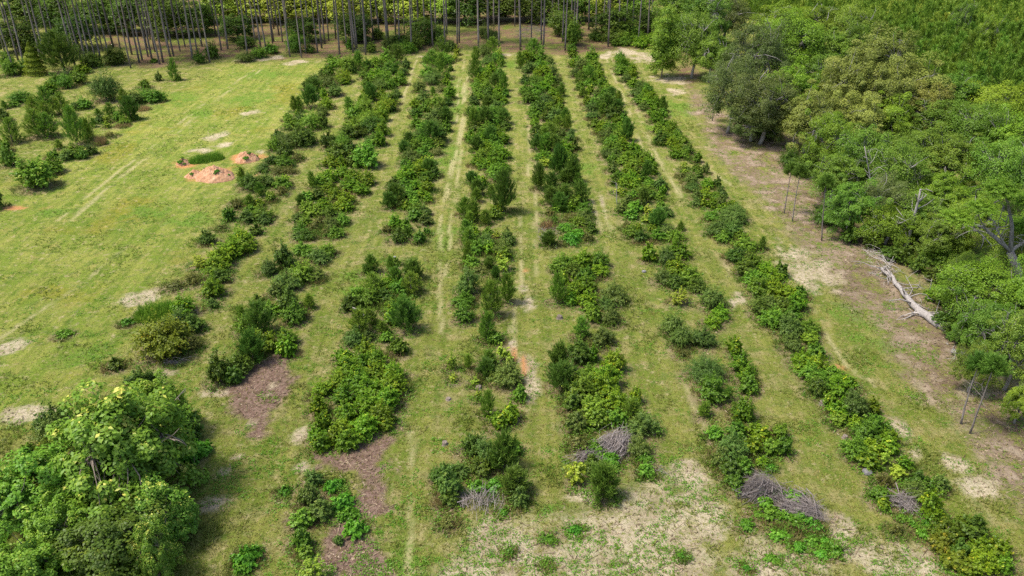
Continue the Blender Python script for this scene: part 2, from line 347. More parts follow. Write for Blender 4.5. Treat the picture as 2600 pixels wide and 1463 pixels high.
# ------------------------------------------------------------------ where the plants stand, surveyed from the photograph
CROP = {'A': (0, 120, 5.152), 'B': (650, 100, 5.152), 'c': (550, 340, 5.152), 'D': (950, 100, 5.152), 'E': (950, 340, 5.152),
        'F': (1300, 100, 5.152), 'G': (1300, 340, 5.152), 'H': (1550, 340, 5.152), '1': (0, 0, 2.862), '4': (0, 478, 2.862),
        '5': (850, 478, 2.862), '6': (1700, 478, 2.862), '7': (0, 957, 2.862), '8': (850, 957, 2.862), '9': (1700, 957, 2.862),
        'p': (0, 0, 3.958), 'q': (600, 0, 3.958), 'r': (1200, 0, 2.2385), '3': (1700, 0, 2.862), 'o': (0, 0, 1.0)}
PLANTS = '''
a A 720 420 200 180 G;860 430 220 220 G;1020 390 200 200 G;650 530 240 180 L;250 640 240 200 G;180 740 110 100 G;60 760 80 120 P;40 880 150 200 D;430 770 200 300 P;610 730 220 360 P;790 740 220 340 P;450 980 260 420 P;600 1010 240 380 P;580 880 220 300 P;920 900 150 230 P;950 1060 230 480 P;1140 1090 150 260 P;760 1270 90 120 P;130 1110 240 280 P;60 1280 140 250 G;960 1330 240 160 G;870 1380 220 150 M;1180 1320 180 170 D;680 1390 150 130 G;1070 1380 180 150 G;1090 720 200 180 G;980 760 140 140 M;1350 460 420 520 M
a 1 225 1210 280 340 S;370 1170 130 200 G;50 1130 110 160 G
a o -12 500 46 70 D;12 150 40 40 G
b A 2070 370 110 190 M;2260 310 140 260 P;2330 400 90 70 G;1890 480 160 130 L;1900 600 260 160 G;2030 640 220 170 G;1610 660 160 200 P;1760 660 200 200 M;1690 830 220 260 Q;1440 830 180 220 P;1390 930 100 150 Y;1540 900 150 150 G;1760 900 120 120 D;1280 840 70 80 P;1300 930 140 150 M;1215 1000 70 110 P;1400 1000 100 130 Y;1620 960 140 120 G;1440 1130 160 110 W;1300 1190 140 170 B;1600 1010 150 80 B;1860 790 180 90 B
1 B 1330 280 110 190 P;980 270 100 110 P;1200 330 220 210 G;1060 300 160 120 G;970 400 170 190 L;1270 390 100 130 D;1130 480 200 180 L;860 450 70 150 M;930 520 180 200 M;1160 560 90 80 L;1030 660 190 180 M;670 580 130 150 D;760 520 160 120 M;780 640 160 150 Q;690 760 180 280 Q;880 700 120 180 L;490 860 70 170 P;560 860 90 170 P;920 840 150 150 L;840 930 140 140 M;420 1010 110 110 G;540 960 70 80 L;740 1050 220 250 G;870 1070 130 280 D;600 1020 150 150 M;450 1090 200 170 G;290 1240 120 100 D;600 1260 330 280 D;400 1300 260 220 M;240 1370 150 180 G;700 1300 130 150 G
1 c 910 210 180 200 D;1060 300 130 120 W;890 350 180 130 G;720 330 170 130 M;620 430 160 120 M;940 460 160 120 W;800 470 150 110 W;450 590 280 290 D;320 570 90 200 P;660 590 180 200 M;880 600 130 150 Y;840 640 190 100 G;570 730 110 190 P;860 740 130 180 W;710 820 130 140 G;690 830 80 120 P;430 870 130 140 P;280 870 190 130 W;560 890 140 110 L;430 970 170 140 G;590 1030 230 180 G;390 1080 160 170 M;160 1050 160 180 G;620 1100 170 130 M;520 1240 170 150 D;240 920 150 130 W;60 1210 130 90 W
1 4 1505 340 110 130 D;1740 350 170 140 L;1760 400 160 120 L;1670 430 180 130 L;1600 500 180 130 L;1570 560 170 130 L;1600 630 120 110 D;1550 720 160 120 L;1540 830 70 80 M;1440 520 120 80 Y;1400 640 140 120 W;1260 690 150 90 W;1330 850 170 150 L;1300 960 220 170 M;1110 870 260 130 K;1200 850 150 110 K;1170 1080 370 310 O;1400 980 170 150 D;925 960 90 60 V;1380 1100 160 150 W;830 1265 100 70 D;1010 1390 230 150 D;460 1050 120 60 V
2 B 1850 200 190 190 Q;1700 220 140 150 G;1960 330 100 170 M;1440 330 110 140 G;1560 290 160 110 G;1640 380 150 150 D;1780 350 200 200 G;1920 430 130 100 M;1440 450 150 150 G;1560 460 170 170 L;1700 480 190 160 G;1880 520 160 170 L;1470 570 170 150 G;1610 580 200 150 M;1750 590 160 120 G;1830 700 120 130 M;1420 720 110 170 Y;1500 720 100 220 Q;1640 740 180 150 L;1770 780 170 180 G;1690 850 230 170 L;1780 900 100 120 D;1380 800 80 120 P;1215 860 100 190 P;1440 860 240 110 G;1300 960 220 160 G;1480 1020 260 220 G;1640 980 160 200 L;1270 1100 200 160 G;1540 1100 260 240 D;1660 1160 160 240 L;1180 1210 220 160 D;1330 1200 200 180 D;940 1320 180 220 D;1120 1320 220 180 G;1620 1300 160 200 L
2 c 1720 190 180 200 D;2060 60 230 170 D;1960 240 280 400 S;1580 210 220 190 D;1480 350 190 170 L;1630 350 150 130 L;1770 330 140 200 D;1640 480 190 160 L;1460 530 230 170 L;1800 540 230 180 L;1960 560 200 220 L;1250 610 90 190 P;1350 600 120 140 G;1480 680 210 170 L;1720 650 220 160 L;1880 710 180 170 L;1330 780 180 190 D;1560 780 210 170 L;1690 830 200 160 L;1200 800 150 120 G;1100 880 90 150 Q;1180 950 200 150 G;1400 900 190 170 L;1600 910 180 150 L;1700 940 150 140 L;1300 1000 150 130 G;1480 1000 180 150 G;1640 1090 210 170 G;1050 1080 150 130 M;1170 1120 170 140 G;1330 1120 130 150 W;1470 1150 200 170 M;1090 1220 200 160 G;1280 1200 140 130 W;1560 1260 190 140 G;1430 1280 130 110 W;1190 1300 180 150 D;1070 1320 150 110 M;1545 1320 80 80 L
2 4 2380 440 110 110 G;2200 430 130 90 G;2300 490 140 100 M;2050 490 150 190 D;1950 570 120 130 M;2210 610 180 160 G;2080 670 180 150 M;2300 620 130 120 M;2000 730 120 120 M;2080 810 150 180 D;2240 820 60 120 P;1870 830 110 90 D;2140 900 160 170 G;1755 900 70 120 P;1950 880 130 100 G;1890 950 190 160 Q;1770 990 130 140 G;1810 1100 140 160 G;1910 1110 210 170 L;2080 1080 150 130 L;2080 1160 150 110 L;1830 1180 150 140 Q;1710 1260 200 190 D;1590 1310 170 230 D;1680 1350 150 150 D
3 D 880 130 200 160 P;1000 90 140 120 M;1080 140 90 150 Y;760 250 170 160 P;690 260 110 110 G;920 240 200 170 G;1060 230 100 110 Y;870 370 130 270 P;690 420 170 180 G;770 500 220 200 M;1000 380 60 110 G;960 470 90 150 L;590 620 150 160 M;930 550 130 120 L;870 640 170 80 W;990 690 140 230 L;770 680 60 110 P;640 760 150 150 M;540 830 130 180 L;820 790 200 140 G;960 810 130 130 D;680 880 130 150 G;560 950 160 160 G;880 900 190 190 D;720 900 90 110 L;780 1010 210 210 M;560 1080 140 160 L;930 1020 120 180 Q;640 1150 150 150 G;800 1110 220 200 M;930 1140 120 150 G;580 1240 160 130 M;760 1230 200 160 Q;880 1260 150 170 D;450 1320 130 150 Q;620 1320 200 170 G;830 1340 160 140 D
3 E 400 190 110 130 Q;530 130 200 150 G;690 120 180 160 G;830 130 110 110 Y;820 220 150 130 W;480 280 250 220 M;420 370 150 100 G;640 230 180 130 G;720 330 150 150 Y;600 390 160 110 L;440 490 220 170 L;590 500 170 150 L;720 440 130 180 Q;790 490 120 200 D;680 560 160 140 G;350 560 150 130 L;270 640 180 150 D;420 640 200 160 G;560 650 180 160 L;690 690 190 160 L;330 750 200 170 D;470 770 170 140 G;620 770 170 150 L;700 830 130 130 L;270 800 150 180 Q;210 870 170 220 Q;340 890 170 160 D;520 860 150 140 G;430 930 130 110 L;560 960 190 180 G;650 990 150 160 M;520 1050 150 150 G;660 1120 140 140 M;280 1130 190 230 L;390 1190 130 160 G;170 1240 130 120 W;300 1330 190 190 D;430 1300 70 110 Q;690 1260 90 120 G;590 1340 130 170 G
3 5 270 560 90 110 P;430 530 80 70 G;410 560 50 100 P;240 590 60 60 Q;560 590 120 150 Q;440 640 110 150 P;280 690 130 110 P;370 690 140 110 L;460 720 110 110 G;560 690 120 150 P;160 760 150 120 G;260 780 160 120 G;370 770 140 110 D;120 830 140 120 D;420 850 130 110 L;500 850 130 140 P;520 940 160 220 Q;430 930 120 120 L;260 930 110 150 P;170 990 140 160 P;150 1070 170 110 M;230 1060 110 80 M;350 1010 80 110 P;380 1070 90 70 G;460 1150 130 130 G;220 1170 150 120 L;60 1210 130 110 L;290 1240 160 140 L;200 1260 170 130 L;100 1300 190 150 L;280 1330 180 150 L;430 1330 200 190 L;30 1390 150 140 L;170 1400 200 150 L
3 8 400 50 220 140 L;240 80 220 150 L;70 130 170 150 L;380 170 190 140 L;220 200 180 140 L;90 260 180 150 L;330 280 200 140 L;60 370 170 140 L;220 360 200 130 L;380 330 130 100 L;100 450 200 110 L;10 440 110 130 L;20 780 90 150 V;110 990 130 150 V;160 1090 170 150 V;60 900 130 100 V;20 1180 80 80 M
3 7 2330 80 160 130 L;2310 210 130 150 L;2340 320 130 150 L;2300 420 120 120 L;2330 480 160 120 L;2270 740 130 110 M;2240 860 150 180 M;2330 960 180 170 M;2200 1010 160 150 G;2420 790 130 110 V;2480 900 150 130 V;2500 1000 120 120 V;2190 1180 130 170 G;2230 1260 130 110 G;2060 830 90 90 V;1800 1310 180 150 V;1760 1400 130 100 V;2290 1410 200 110 Y
4 D 1540 120 150 200 P;1430 160 160 160 M;1330 220 90 170 P;1640 180 110 150 Y;1600 240 150 170 G;1500 260 190 150 M;1650 310 90 150 G;1310 410 130 290 P;1540 380 150 120 L;1410 410 140 150 G;1480 460 110 120 L;1640 450 110 140 G;1550 490 120 100 Y;1380 520 150 120 L;1340 600 130 120 G;1470 600 110 130 G;1600 560 140 170 Q;1690 580 90 200 P;1370 660 140 120 G;1490 680 150 150 D;1620 690 130 130 L;1700 700 90 120 G;1290 780 90 120 M;1310 800 90 140 M;1360 740 120 100 G;1580 780 150 120 G;1680 790 130 110 L;1270 930 120 130 G;1490 830 100 120 Q;1600 870 170 130 M;1550 950 150 130 G;1350 940 150 130 G;1660 930 130 120 G;1290 1050 130 260 P;1450 1030 180 150 Q;1690 1030 140 150 Q;1580 1080 170 140 G;1350 1130 160 130 D;1710 1130 130 120 D;1480 1160 180 150 G;1630 1210 170 170 L;1260 1250 110 140 L;1390 1240 160 140 L;1530 1280 140 160 Q;1690 1260 130 120 L
4 E 1300 60 140 130 L;1440 60 140 130 L;1560 80 160 180 G;1690 70 140 150 L;1340 150 120 170 Q;1460 170 140 110 L;1600 170 150 130 G;1400 280 180 170 G;1560 270 180 150 L;1700 260 140 160 L;1330 370 140 120 L;1480 380 180 140 L;1640 380 180 140 L;1720 450 110 110 L;1580 470 180 140 G;1630 540 180 150 G;1280 570 120 160 Q;1380 610 130 180 L;1440 590 90 130 Y;1340 710 150 170 Q;1330 820 100 160 P;1530 750 110 180 P;1690 820 240 480 Q;1630 950 180 180 L;1590 1040 140 170 G;1170 950 130 270 P;1290 1010 150 260 P;1240 1110 110 150 P;1460 1110 120 180 P;1210 1230 130 180 P;1300 1270 130 130 L;1190 1350 150 140 G;1480 1290 130 150 G;1600 1320 130 130 Y;1740 1320 130 170 M
4 5 980 370 110 90 P;1090 370 130 100 M;1250 360 90 110 M;1030 430 110 110 G;960 480 60 140 P;1120 430 90 100 L;1220 440 120 100 M;1230 480 110 80 L;990 530 120 90 G;1120 540 70 90 Q;1060 580 130 70 W;1230 560 110 110 Y;1170 620 50 100 Q;970 690 150 190 M;1250 750 100 190 P;940 800 140 90 G;1120 710 50 80 P;1140 830 130 240 P;940 900 130 150 G;1100 1010 110 220 P;1160 1080 110 100 G;850 1250 80 170 Y;860 1380 60 70 Y;970 1270 50 110 P;1120 1230 100 120 P;1220 1200 130 150 Y;1100 1310 110 130 Q;1240 1340 220 190 M;1020 1400 70 90 Y
4 8 1340 110 90 130 G;1110 210 100 180 P;1290 260 150 170 L;1190 310 130 150 L;1040 120 60 150 Y;990 480 190 220 D;1090 540 190 230 M;1060 640 200 170 D;1230 570 150 260 Q;1290 500 100 130 G;800 700 180 170 D;830 780 170 240 M;900 670 130 120 M;1320 760 170 180 Q;1350 870 150 150 M;1040 800 140 110 V;1170 780 130 90 V;840 880 140 120 D;810 1050 130 100 W;1265 1265 80 100 V;1750 1110 90 70 V;1550 1170 90 60 V;1535 1365 50 60 V;1230 980 60 60 V
5 F 300 120 180 160 P;170 230 150 180 L;110 280 80 220 P;270 220 170 150 G;380 220 110 150 G;490 260 90 150 M;220 370 170 150 M;370 330 160 130 G;420 420 170 130 L;530 400 140 160 M;330 440 130 120 L;190 520 120 130 D;310 530 180 150 G;480 530 150 140 L;590 510 110 140 M;180 650 130 160 G;300 650 150 140 G;440 620 160 130 L;560 620 110 110 D;540 700 130 110 L;640 680 90 150 P;200 760 130 160 G;320 760 160 130 G;420 790 190 150 M;580 780 150 130 L;350 880 180 200 D;500 880 160 140 G;620 880 120 130 L;290 960 150 160 G;430 1000 160 150 D;560 1000 190 160 M;690 1010 90 170 P;300 1090 130 140 L;470 1120 140 100 L;600 1110 130 200 P;720 1120 110 190 P;350 1200 160 160 D;500 1190 150 160 P;430 1270 120 230 P;640 1220 150 150 M;770 1260 120 150 M
5 G 330 110 160 190 Q;430 150 130 190 P;570 130 180 200 Q;700 190 200 190 L;820 160 120 130 D;440 260 130 110 G;770 290 120 130 D;370 280 150 130 L;440 380 140 120 Y;620 400 150 300 Q;540 340 130 140 L;730 330 150 150 L;350 590 150 320 Q;800 510 150 290 Q;690 570 140 210 Q;530 680 170 270 Q;870 620 110 150 P;500 820 190 250 Q;680 800 200 260 Q;900 790 190 250 Q;820 880 150 170 G;640 910 160 140 Q;590 960 110 110 L;740 950 160 130 L;960 970 190 140 G;960 1060 180 150 M;480 1020 140 110 W;750 1080 200 110 W;560 1110 90 130 D;860 1130 170 100 G;700 1220 200 120 V;1040 1220 120 150 D;990 1150 100 110 M;480 1360 160 230 Q;870 1290 170 110 V;770 1370 230 150 V;990 1350 150 130 W;460 1160 150 130 B
5 5 1680 530 130 120 G;1640 550 120 130 G;1810 510 130 150 L;1920 500 120 170 G;1730 600 130 110 D;1930 590 130 110 L;1830 620 120 120 G;1620 730 110 240 P;1740 740 130 130 L;1830 700 140 140 L;1840 800 150 130 L;1720 790 110 110 L;2020 750 190 200 M;1960 830 120 110 M;1660 650 80 100 L;1860 870 80 80 G;2010 920 130 140 M;1890 920 110 130 G;1790 1030 110 140 P;1950 1070 190 170 M;1760 1170 200 210 D;1630 1230 130 230 Q;1650 1360 190 170 Q;1870 1200 90 130 L;2040 1240 150 200 L;1850 1330 150 130 G;1980 1370 200 140 L;1820 1420 200 120 G
5 8 1790 100 220 170 G;1970 60 220 180 L;1720 190 160 140 D;1880 200 190 170 G;2050 170 210 190 L;2190 130 100 150 L;2160 230 130 140 P;1760 330 170 180 M;1910 290 160 170 G;2060 290 150 170 G;2240 350 200 180 M;1780 470 150 140 W;2210 500 190 170 M;1760 690 170 240 Y;1950 790 190 200 Q;2270 680 110 110 G;1910 520 130 90 V;1870 640 130 120 D;2010 600 130 120 V;1980 680 120 80 V;2260 590 90 80 V
6 F 790 110 120 130 G;800 180 110 110 L;1050 240 150 190 L;790 310 80 180 L;860 270 140 130 G;930 310 170 170 M;1100 320 130 150 G;1000 370 130 150 G;830 420 130 150 M;900 480 140 170 P;1010 480 120 190 P;1130 430 120 140 L;1000 560 100 100 G;1080 530 140 120 L;890 600 110 120 G;1180 560 150 150 L;1250 610 110 100 G;1020 660 90 120 L;930 700 80 130 P;1100 690 110 110 M;1230 690 150 130 G;1180 740 90 100 G;1310 750 140 180 Q;1000 800 130 140 L;1090 810 130 160 G;1250 860 180 180 Q;1390 790 80 150 P;1370 880 130 140 Q;1050 870 150 140 M;1180 920 80 170 P;1300 970 180 120 D;1070 990 150 140 M;1410 970 90 150 D;1450 1030 100 150 G;1100 1090 120 130 G;1360 1060 140 110 L;1190 1110 160 130 L;1130 1190 130 120 L;1280 1140 150 140 G;1420 1140 130 130 L;1540 1130 60 70 D;1260 1230 180 150 M;1400 1240 150 150 G;1520 1230 120 230 Q;1220 1310 130 120 D;1320 1340 160 130 G;1450 1340 150 140 L
6 o 1460 78 36 76 S
6 G 1290 180 200 190 G;1440 150 150 150 L;1240 260 150 140 M;1340 280 150 130 M;1580 170 160 140 L;1530 280 180 150 L;1650 260 150 140 L;1740 270 140 150 G;1310 330 110 130 G;1450 350 150 130 G;1600 370 160 130 G;1800 350 150 150 L;1700 380 130 110 L;1320 440 140 150 M;1510 480 170 150 L;1630 480 140 120 G;1760 490 100 230 Q;1850 470 100 150 L;1400 560 160 120 G;1560 590 190 140 L;1700 580 120 110 G;1340 610 110 130 D;1470 640 170 110 L;1610 650 150 110 L;1800 650 140 120 S;1940 660 150 170 M;1750 730 170 110 G;1390 740 110 110 Y;1480 770 130 110 L;1590 790 140 110 G;1960 740 100 140 L;1730 830 110 180 Q;1840 800 150 130 G;1930 830 120 110 G;1500 880 170 150 M;1440 970 140 160 M;1620 950 180 150 S;1560 1040 170 130 S;1790 1010 150 150 Y;1770 1110 150 130 Y;1700 930 110 140 D;1950 940 140 140 G;2010 1020 160 150 M;1900 1110 190 160 Q;1500 1200 120 170 W;1650 1210 90 120 L;1830 1230 130 110 L;1570 1270 190 170 G;1690 1330 190 190 D;2200 1210 70 130 P;2050 1270 180 170 M;1890 1330 160 150 G;2130 1330 190 160 G
6 6 -140 470 110 150 L;-20 490 140 170 M;-50 640 130 130 M;60 440 170 160 L;60 570 150 130 L;150 640 150 120 G;200 700 120 110 D;80 790 140 130 Y;50 670 140 140 D;320 800 190 190 M;370 900 140 110 L;310 960 140 130 L;40 980 150 190 M;100 1090 150 170 M;240 1080 180 130 M;90 1200 60 110 W;470 1150 110 170 L;530 1270 150 170 L;270 1290 300 260 M;570 1360 150 170 L
6 9 320 90 260 190 G;250 240 90 120 P;580 60 120 150 G;540 240 170 190 L;330 410 130 120 G;500 380 150 150 G;650 400 160 150 L;800 400 110 120 G;830 500 110 160 G;740 500 140 160 G;460 520 250 250 M;600 500 140 150 L;390 590 150 160 M;440 670 160 160 D;560 650 140 140 G;680 620 90 80 L;740 660 70 60 V;480 770 150 140 D;670 840 90 90 V;790 850 90 80 V;700 920 130 110 V;760 1000 150 130 V;860 1030 150 130 V;960 1040 150 130 V;1040 1080 140 110 V;800 1150 130 80 V;560 1080 120 80 V;640 990 70 70 V;940 1240 100 80 V;1040 1190 120 80 V;1140 1210 110 80 V;1200 1260 110 80 V;1100 1290 100 60 V;910 880 170 80 V;560 1395 60 80 V;90 1300 60 60 V;740 1320 90 60 V
7 F 1410 220 110 130 G;1440 310 200 180 L;1440 400 150 110 G;1580 380 100 130 L;1500 500 130 110 M;1580 440 110 120 L;1600 560 150 130 L;1700 580 150 120 M;1630 680 160 140 M;1780 640 120 130 G;1730 700 130 110 L;1680 790 170 130 G;1820 750 160 130 L;1770 830 160 130 L;1720 880 120 110 M;1890 830 150 130 L;1980 870 90 170 P;1870 950 170 160 L;1980 960 110 120 G;1890 1040 150 120 L;2010 1090 150 130 L;2090 1140 130 130 L;1920 1170 150 120 G;1950 1300 170 180 D;2060 1240 150 130 L;2180 1230 120 120 M;2100 1350 150 110 L;2240 1310 120 110 G
7 H 650 90 140 140 D;870 40 150 130 G;800 120 130 110 L;900 180 170 140 L;1020 190 120 170 G;860 270 150 120 L;970 270 140 120 G;1130 320 110 130 L;970 410 100 120 Y;970 490 90 90 Y;930 540 110 90 W;1120 440 120 120 G;1250 460 90 150 M;1160 520 110 120 D;1060 590 170 170 M;1080 680 150 150 M;1270 650 150 150 L;1400 650 110 150 D;1130 790 140 130 M;1250 780 150 130 L;1450 770 120 150 M;1370 810 130 120 G;1130 900 120 120 M;1220 900 130 130 L;1330 930 130 130 L;1450 880 130 120 M;1590 910 120 100 L;1450 980 130 110 L;1640 990 170 160 M;1340 1080 160 140 G;1500 1090 180 150 M;1650 1110 180 170 M;1380 1200 170 130 M;1540 1230 170 150 M;1360 1290 90 90 L;1530 1340 130 160 D;1680 1340 160 140 G
7 6 470 190 170 150 M;350 290 150 120 M;470 300 120 120 M;400 350 110 100 G;550 400 150 130 G;490 480 150 140 D;600 520 140 130 G;675 410 50 100 P;560 590 160 130 D;700 590 120 110 L;620 650 160 120 G;740 640 140 130 L;810 600 100 110 D;650 730 170 140 G;760 740 150 140 L;860 760 150 140 L;700 830 170 130 M;660 870 150 130 D;820 850 150 120 D;930 830 150 150 L;950 760 100 100 G;760 950 170 140 G;880 920 130 120 G;870 1000 190 190 M;1010 1010 140 140 G;1020 1090 120 110 G;890 1120 150 130 M;1080 1190 120 100 G;960 1240 170 110 L;1080 1280 150 120 L;1030 1330 170 110 G;1180 1330 120 110 G;1110 1420 170 110 G;1230 1400 130 120 L
7 9 1080 70 170 150 D;1220 80 160 130 L;1310 60 110 90 L;1170 170 100 120 L;1230 230 170 150 L;1350 200 190 210 M;1220 310 120 80 G;1480 220 90 130 L;1360 350 140 130 L;1490 340 200 150 G;1440 410 170 130 G;1590 450 150 120 L;1350 520 180 120 G;1480 520 150 130 L;1600 500 140 110 L;1440 600 170 110 L;1560 600 100 120 Y;1710 630 120 110 L;1650 700 140 120 Y;1560 760 130 130 W;1800 760 160 150 D;1790 830 170 130 M;1960 780 120 130 M;1530 850 130 120 G;1560 910 110 90 L;1900 930 160 220 L;1940 1000 130 120 L;1680 1015 50 50 V;1770 1070 60 60 V;1865 1070 70 70 V;1840 1150 100 80 V;1730 1050 40 50 V;1650 1110 110 120 W;2020 1120 200 200 O;1970 1200 170 150 O;2220 1120 200 190 D;2150 1080 150 130 O;2120 1260 150 130 D;2260 1240 170 150 L;2400 1250 170 170 L;2100 1340 200 160 O;2290 1350 210 160 L;2430 1370 130 150 L;2180 1400 150 110 L
w p 600 520 330 280 Q;1150 560 230 190 D;80 680 160 180 G;250 680 120 120 G;820 690 130 70 L;930 620 110 60 L;1140 600 90 80 L;2000 575 100 120 G;2130 510 120 150 G;2460 560 150 110 M;1545 600 60 50 G;900 600 200 90 D;300 420 200 160 G;480 430 200 180 D
w q 240 520 150 120 G;340 490 130 80 G;600 430 170 200 G;740 490 100 90 D;1520 430 130 140 M;1640 400 200 180 D;1800 410 160 170 D;1720 480 150 130 G;1790 490 60 50 L;1360 480 90 100 G;1140 460 60 100 G;2030 330 130 180 D;2150 460 120 120 D;2490 300 120 180 M;1240 350 120 150 D;1420 330 140 140 D;1130 260 110 110 D;90 420 150 130 D
w r 110 190 80 110 M;540 200 60 130 D;800 190 130 110 D;900 170 130 110 G;960 235 90 50 L;820 240 50 50 G;1030 220 80 60 L;700 200 80 70 D;880 225 90 60 G
u 6 1150 180 170 220 D;1330 330 150 180 D;1480 380 120 140 D;1650 470 160 150 D;1830 560 160 150 D;1700 480 170 150 D;1960 640 180 170 D;1990 800 140 140 D;2000 960 170 140 D;2100 1050 220 170 D;2200 600 200 180 D;1950 480 220 180 G;2120 420 200 200 L;2250 620 200 180 D;2300 1000 200 170 D;2400 1180 180 150 D;1640 250 180 180 D;1800 330 160 170 D;1300 250 110 150 D;2050 720 200 180 D;1900 770 90 100 L
u 3 1000 1200 170 200 D;870 1150 140 170 D;1150 1320 170 160 D;1450 1300 200 170 D;1700 1250 200 180 D;700 940 170 120 D;1250 950 200 180 D;1950 1150 200 200 D;2200 1150 220 200 D;1350 1420 200 160 D;330 430 160 110 G;230 400 130 110 D;200 330 150 120 D;300 370 160 130 D;120 300 130 110 D;400 350 160 130 D;60 250 130 100 D;380 450 140 110 D
'''
BACK = '''
60 35 120 110 d;150 45 110 120 d;240 50 120 120 d;330 55 110 120 d;420 60 120 110 d;500 60 100 100 d;40 100 100 90 d;190 95 110 90 d;110 20 120 80 g;300 20 130 80 d;400 25 110 80 d
560 30 110 80 b;640 25 120 80 b;720 30 110 80 b;800 25 120 80 b;880 30 110 80 b;960 28 110 80 b;1040 30 110 80 b;1120 28 100 80 b;600 72 80 45 d;770 76 80 45 d;900 76 90 50 d;1070 80 80 45 d
1180 30 110 100 d;1250 25 120 100 d;1330 25 120 100 d;1400 30 110 90 d;1470 25 90 90 g;1540 25 100 90 b;1610 25 90 90 g;1430 60 80 70 d;1560 70 100 70 d;1650 60 80 70 d
'''
# crown boxes of the wood on the right: centre x, centre y, width, height, kind (photograph pixels)
OAKS = '''1720 35 100 110 oak;1790 55 130 120 oak;1850 35 130 110 live;1765 115 110 110 oak;1810 125 110 110 oak;1712 20 80 80 bri;1745 40 90 90 live
1920 170 170 150 live;1860 230 150 150 live;1945 260 170 150 live;1915 300 140 90 live;1985 70 150 110 bri;2085 65 160 110 oak;2165 85 110 100 oak;2000 135 170 130 bri;2095 140 140 120 oak;2015 225 130 130 bri;2160 140 110 100 oak;2100 190 130 110 oak
2225 190 170 130 tan;2320 230 160 140 tan;2150 235 160 140 tan;2245 270 150 120 tan;2055 315 150 110 tan;2180 310 140 110 tan;2340 290 120 100 tan;2105 365 120 120 bri;2125 440 130 110 oak;2255 310 120 90 bri;2190 410 130 120 oak
2430 255 150 110 oak;2530 275 150 120 bri;2395 315 150 110 oak;2490 340 160 120 oak;2575 360 130 130 bri;2340 390 150 120 oak;2280 450 140 120 oak;2420 415 160 130 oak;2540 455 150 130 oak;2160 530 120 110 oak;2240 510 130 120 live;2262 560 130 80 bri;2385 600 120 100 oak;2330 545 130 120 oak
2480 560 150 130 bri;2400 500 120 110 bri;2490 725 200 150 bri;2580 640 120 150 oak;2450 690 90 90 oak;2500 850 150 100 oak;2580 900 140 150 oak;2595 1020 80 110 bri;2600 770 120 140 bri;2480 925 100 50 oak'''
PINES = {'p': '155 755 185 615 410 597 455 612 755 660 870 670 915 640 970 640 1020 642 1115 640 820 640 780 605 1315 683 1325 548 1400 627 1430 605 1525 590 1605 645 1640 628 1490 572 1710 567 1745 560 1810 512 1935 590 1980 520 2110 622 2225 505 2290 492 2490 578 1140 480 1035 512 1210 492 700 505 250 690 60 560 340 470 560 470 1560 520 1680 470 1860 470 2030 470',
 'q': '190 432 245 480 305 542 540 570 655 582 365 440 375 420 465 422 700 540 820 532 860 490 890 442 930 412 1040 570 1110 462 1175 532 1215 482 1200 502 1300 550 1310 520 1375 402 1520 482 1640 492 1760 512 1530 410 1690 332 1780 332 1835 322 1975 482 2005 412 2095 462 2220 442 2240 430 2115 342 2435 492 2535 442 60 350 130 360 430 360 520 370 740 400 1000 390 1270 380 1440 370 1600 340 1900 360',
 'r': '90 240 150 266 272 287 333 252 390 250 402 280 510 240 525 287 578 232 590 222 770 267 765 210 740 200 830 227 940 252 700 190 995 237 490 180 660 170 870 170 910 190 1010 200 240 150 120 150 450 150 560 150'}
KIND = {'L': ('yellow_green_shrub', 'shrub', 'yellow-green leafy shrub'), 'G': ('green_shrub', 'bush', 'mid-green leafy bush'),
        'D': ('dark_shrub', 'dark bush', 'dark green bush'), 'M': ('grey_green_shrub', 'grey-green bush', 'grey-green fine-leaved bush'),
        'P': ('young_pine', 'young pine', 'bright young pine'), 'Q': ('bushy_pine', 'bushy pine', 'dark bushy pine'),
        'Y': ('pale_sapling', 'sapling', 'pale thin sapling'), 'W': ('weed_clump', 'weed clump', 'brownish weeds'),
        'V': ('leafy_weed_mound', 'weed mound', 'low leafy weed mound'), 'K': ('tall_grass_clump', 'grass clump', 'tall dark grass clump'),
        'B': ('dry_grass_clump', 'dry grass', 'straw-coloured dry grass clump'), 'O': ('olive_bush', 'olive bush', 'olive rounded bush'),
        'S': ('young_tree', 'young tree', 'bright glossy young tree')}
ROWN = {'a': 'far-left brush row', 'b': 'row left of the meadow', '1': 'first row from meadow', '2': 'second row from meadow',
        '3': 'third row from meadow', '4': 'fourth row from meadow', '5': 'fifth row from meadow',
        '6': 'sixth row from meadow', '7': 'last row before oaks', 'w': 'pine wood edge', 'u': 'oak wood undergrowth'}
GRPN = {'a': 'plants of the far-left brush row', 'b': 'plants of the brush row left of the meadow', 'w': 'undergrowth along the pine wood', 'u': 'undergrowth below the oaks'}  # some dark bushes below the oaks are added to stand for deep shade
ORD = 'first second third fourth fifth sixth seventh eighth ninth tenth eleventh twelfth thirteenth fourteenth fifteenth sixteenth seventeenth eighteenth nineteenth twentieth'.split()
def ordinal(n):
    if n <= 20: return ORD[n - 1]
    tens = {2: 'twenty', 3: 'thirty', 4: 'forty', 5: 'fifty', 6: 'sixty', 7: 'seventy', 8: 'eighty', 9: 'ninety'}
    t, u = divmod(n, 10)
    return (tens[t][:-1] + 'ieth') if u == 0 else tens[t] + '-' + ORD[u - 1]
def hgt(x, y):
    """lie of the land: almost level, with faint swells"""
    return .45 * (fbm(x / 34.0, y / 34.0, 40, 2) - .5) + .10 * (fbm(x / 5.0, y / 5.0, 44, 2) - .5)
def h1(x, y): return float(hgt(np.array([x]), np.array([y]))[0])
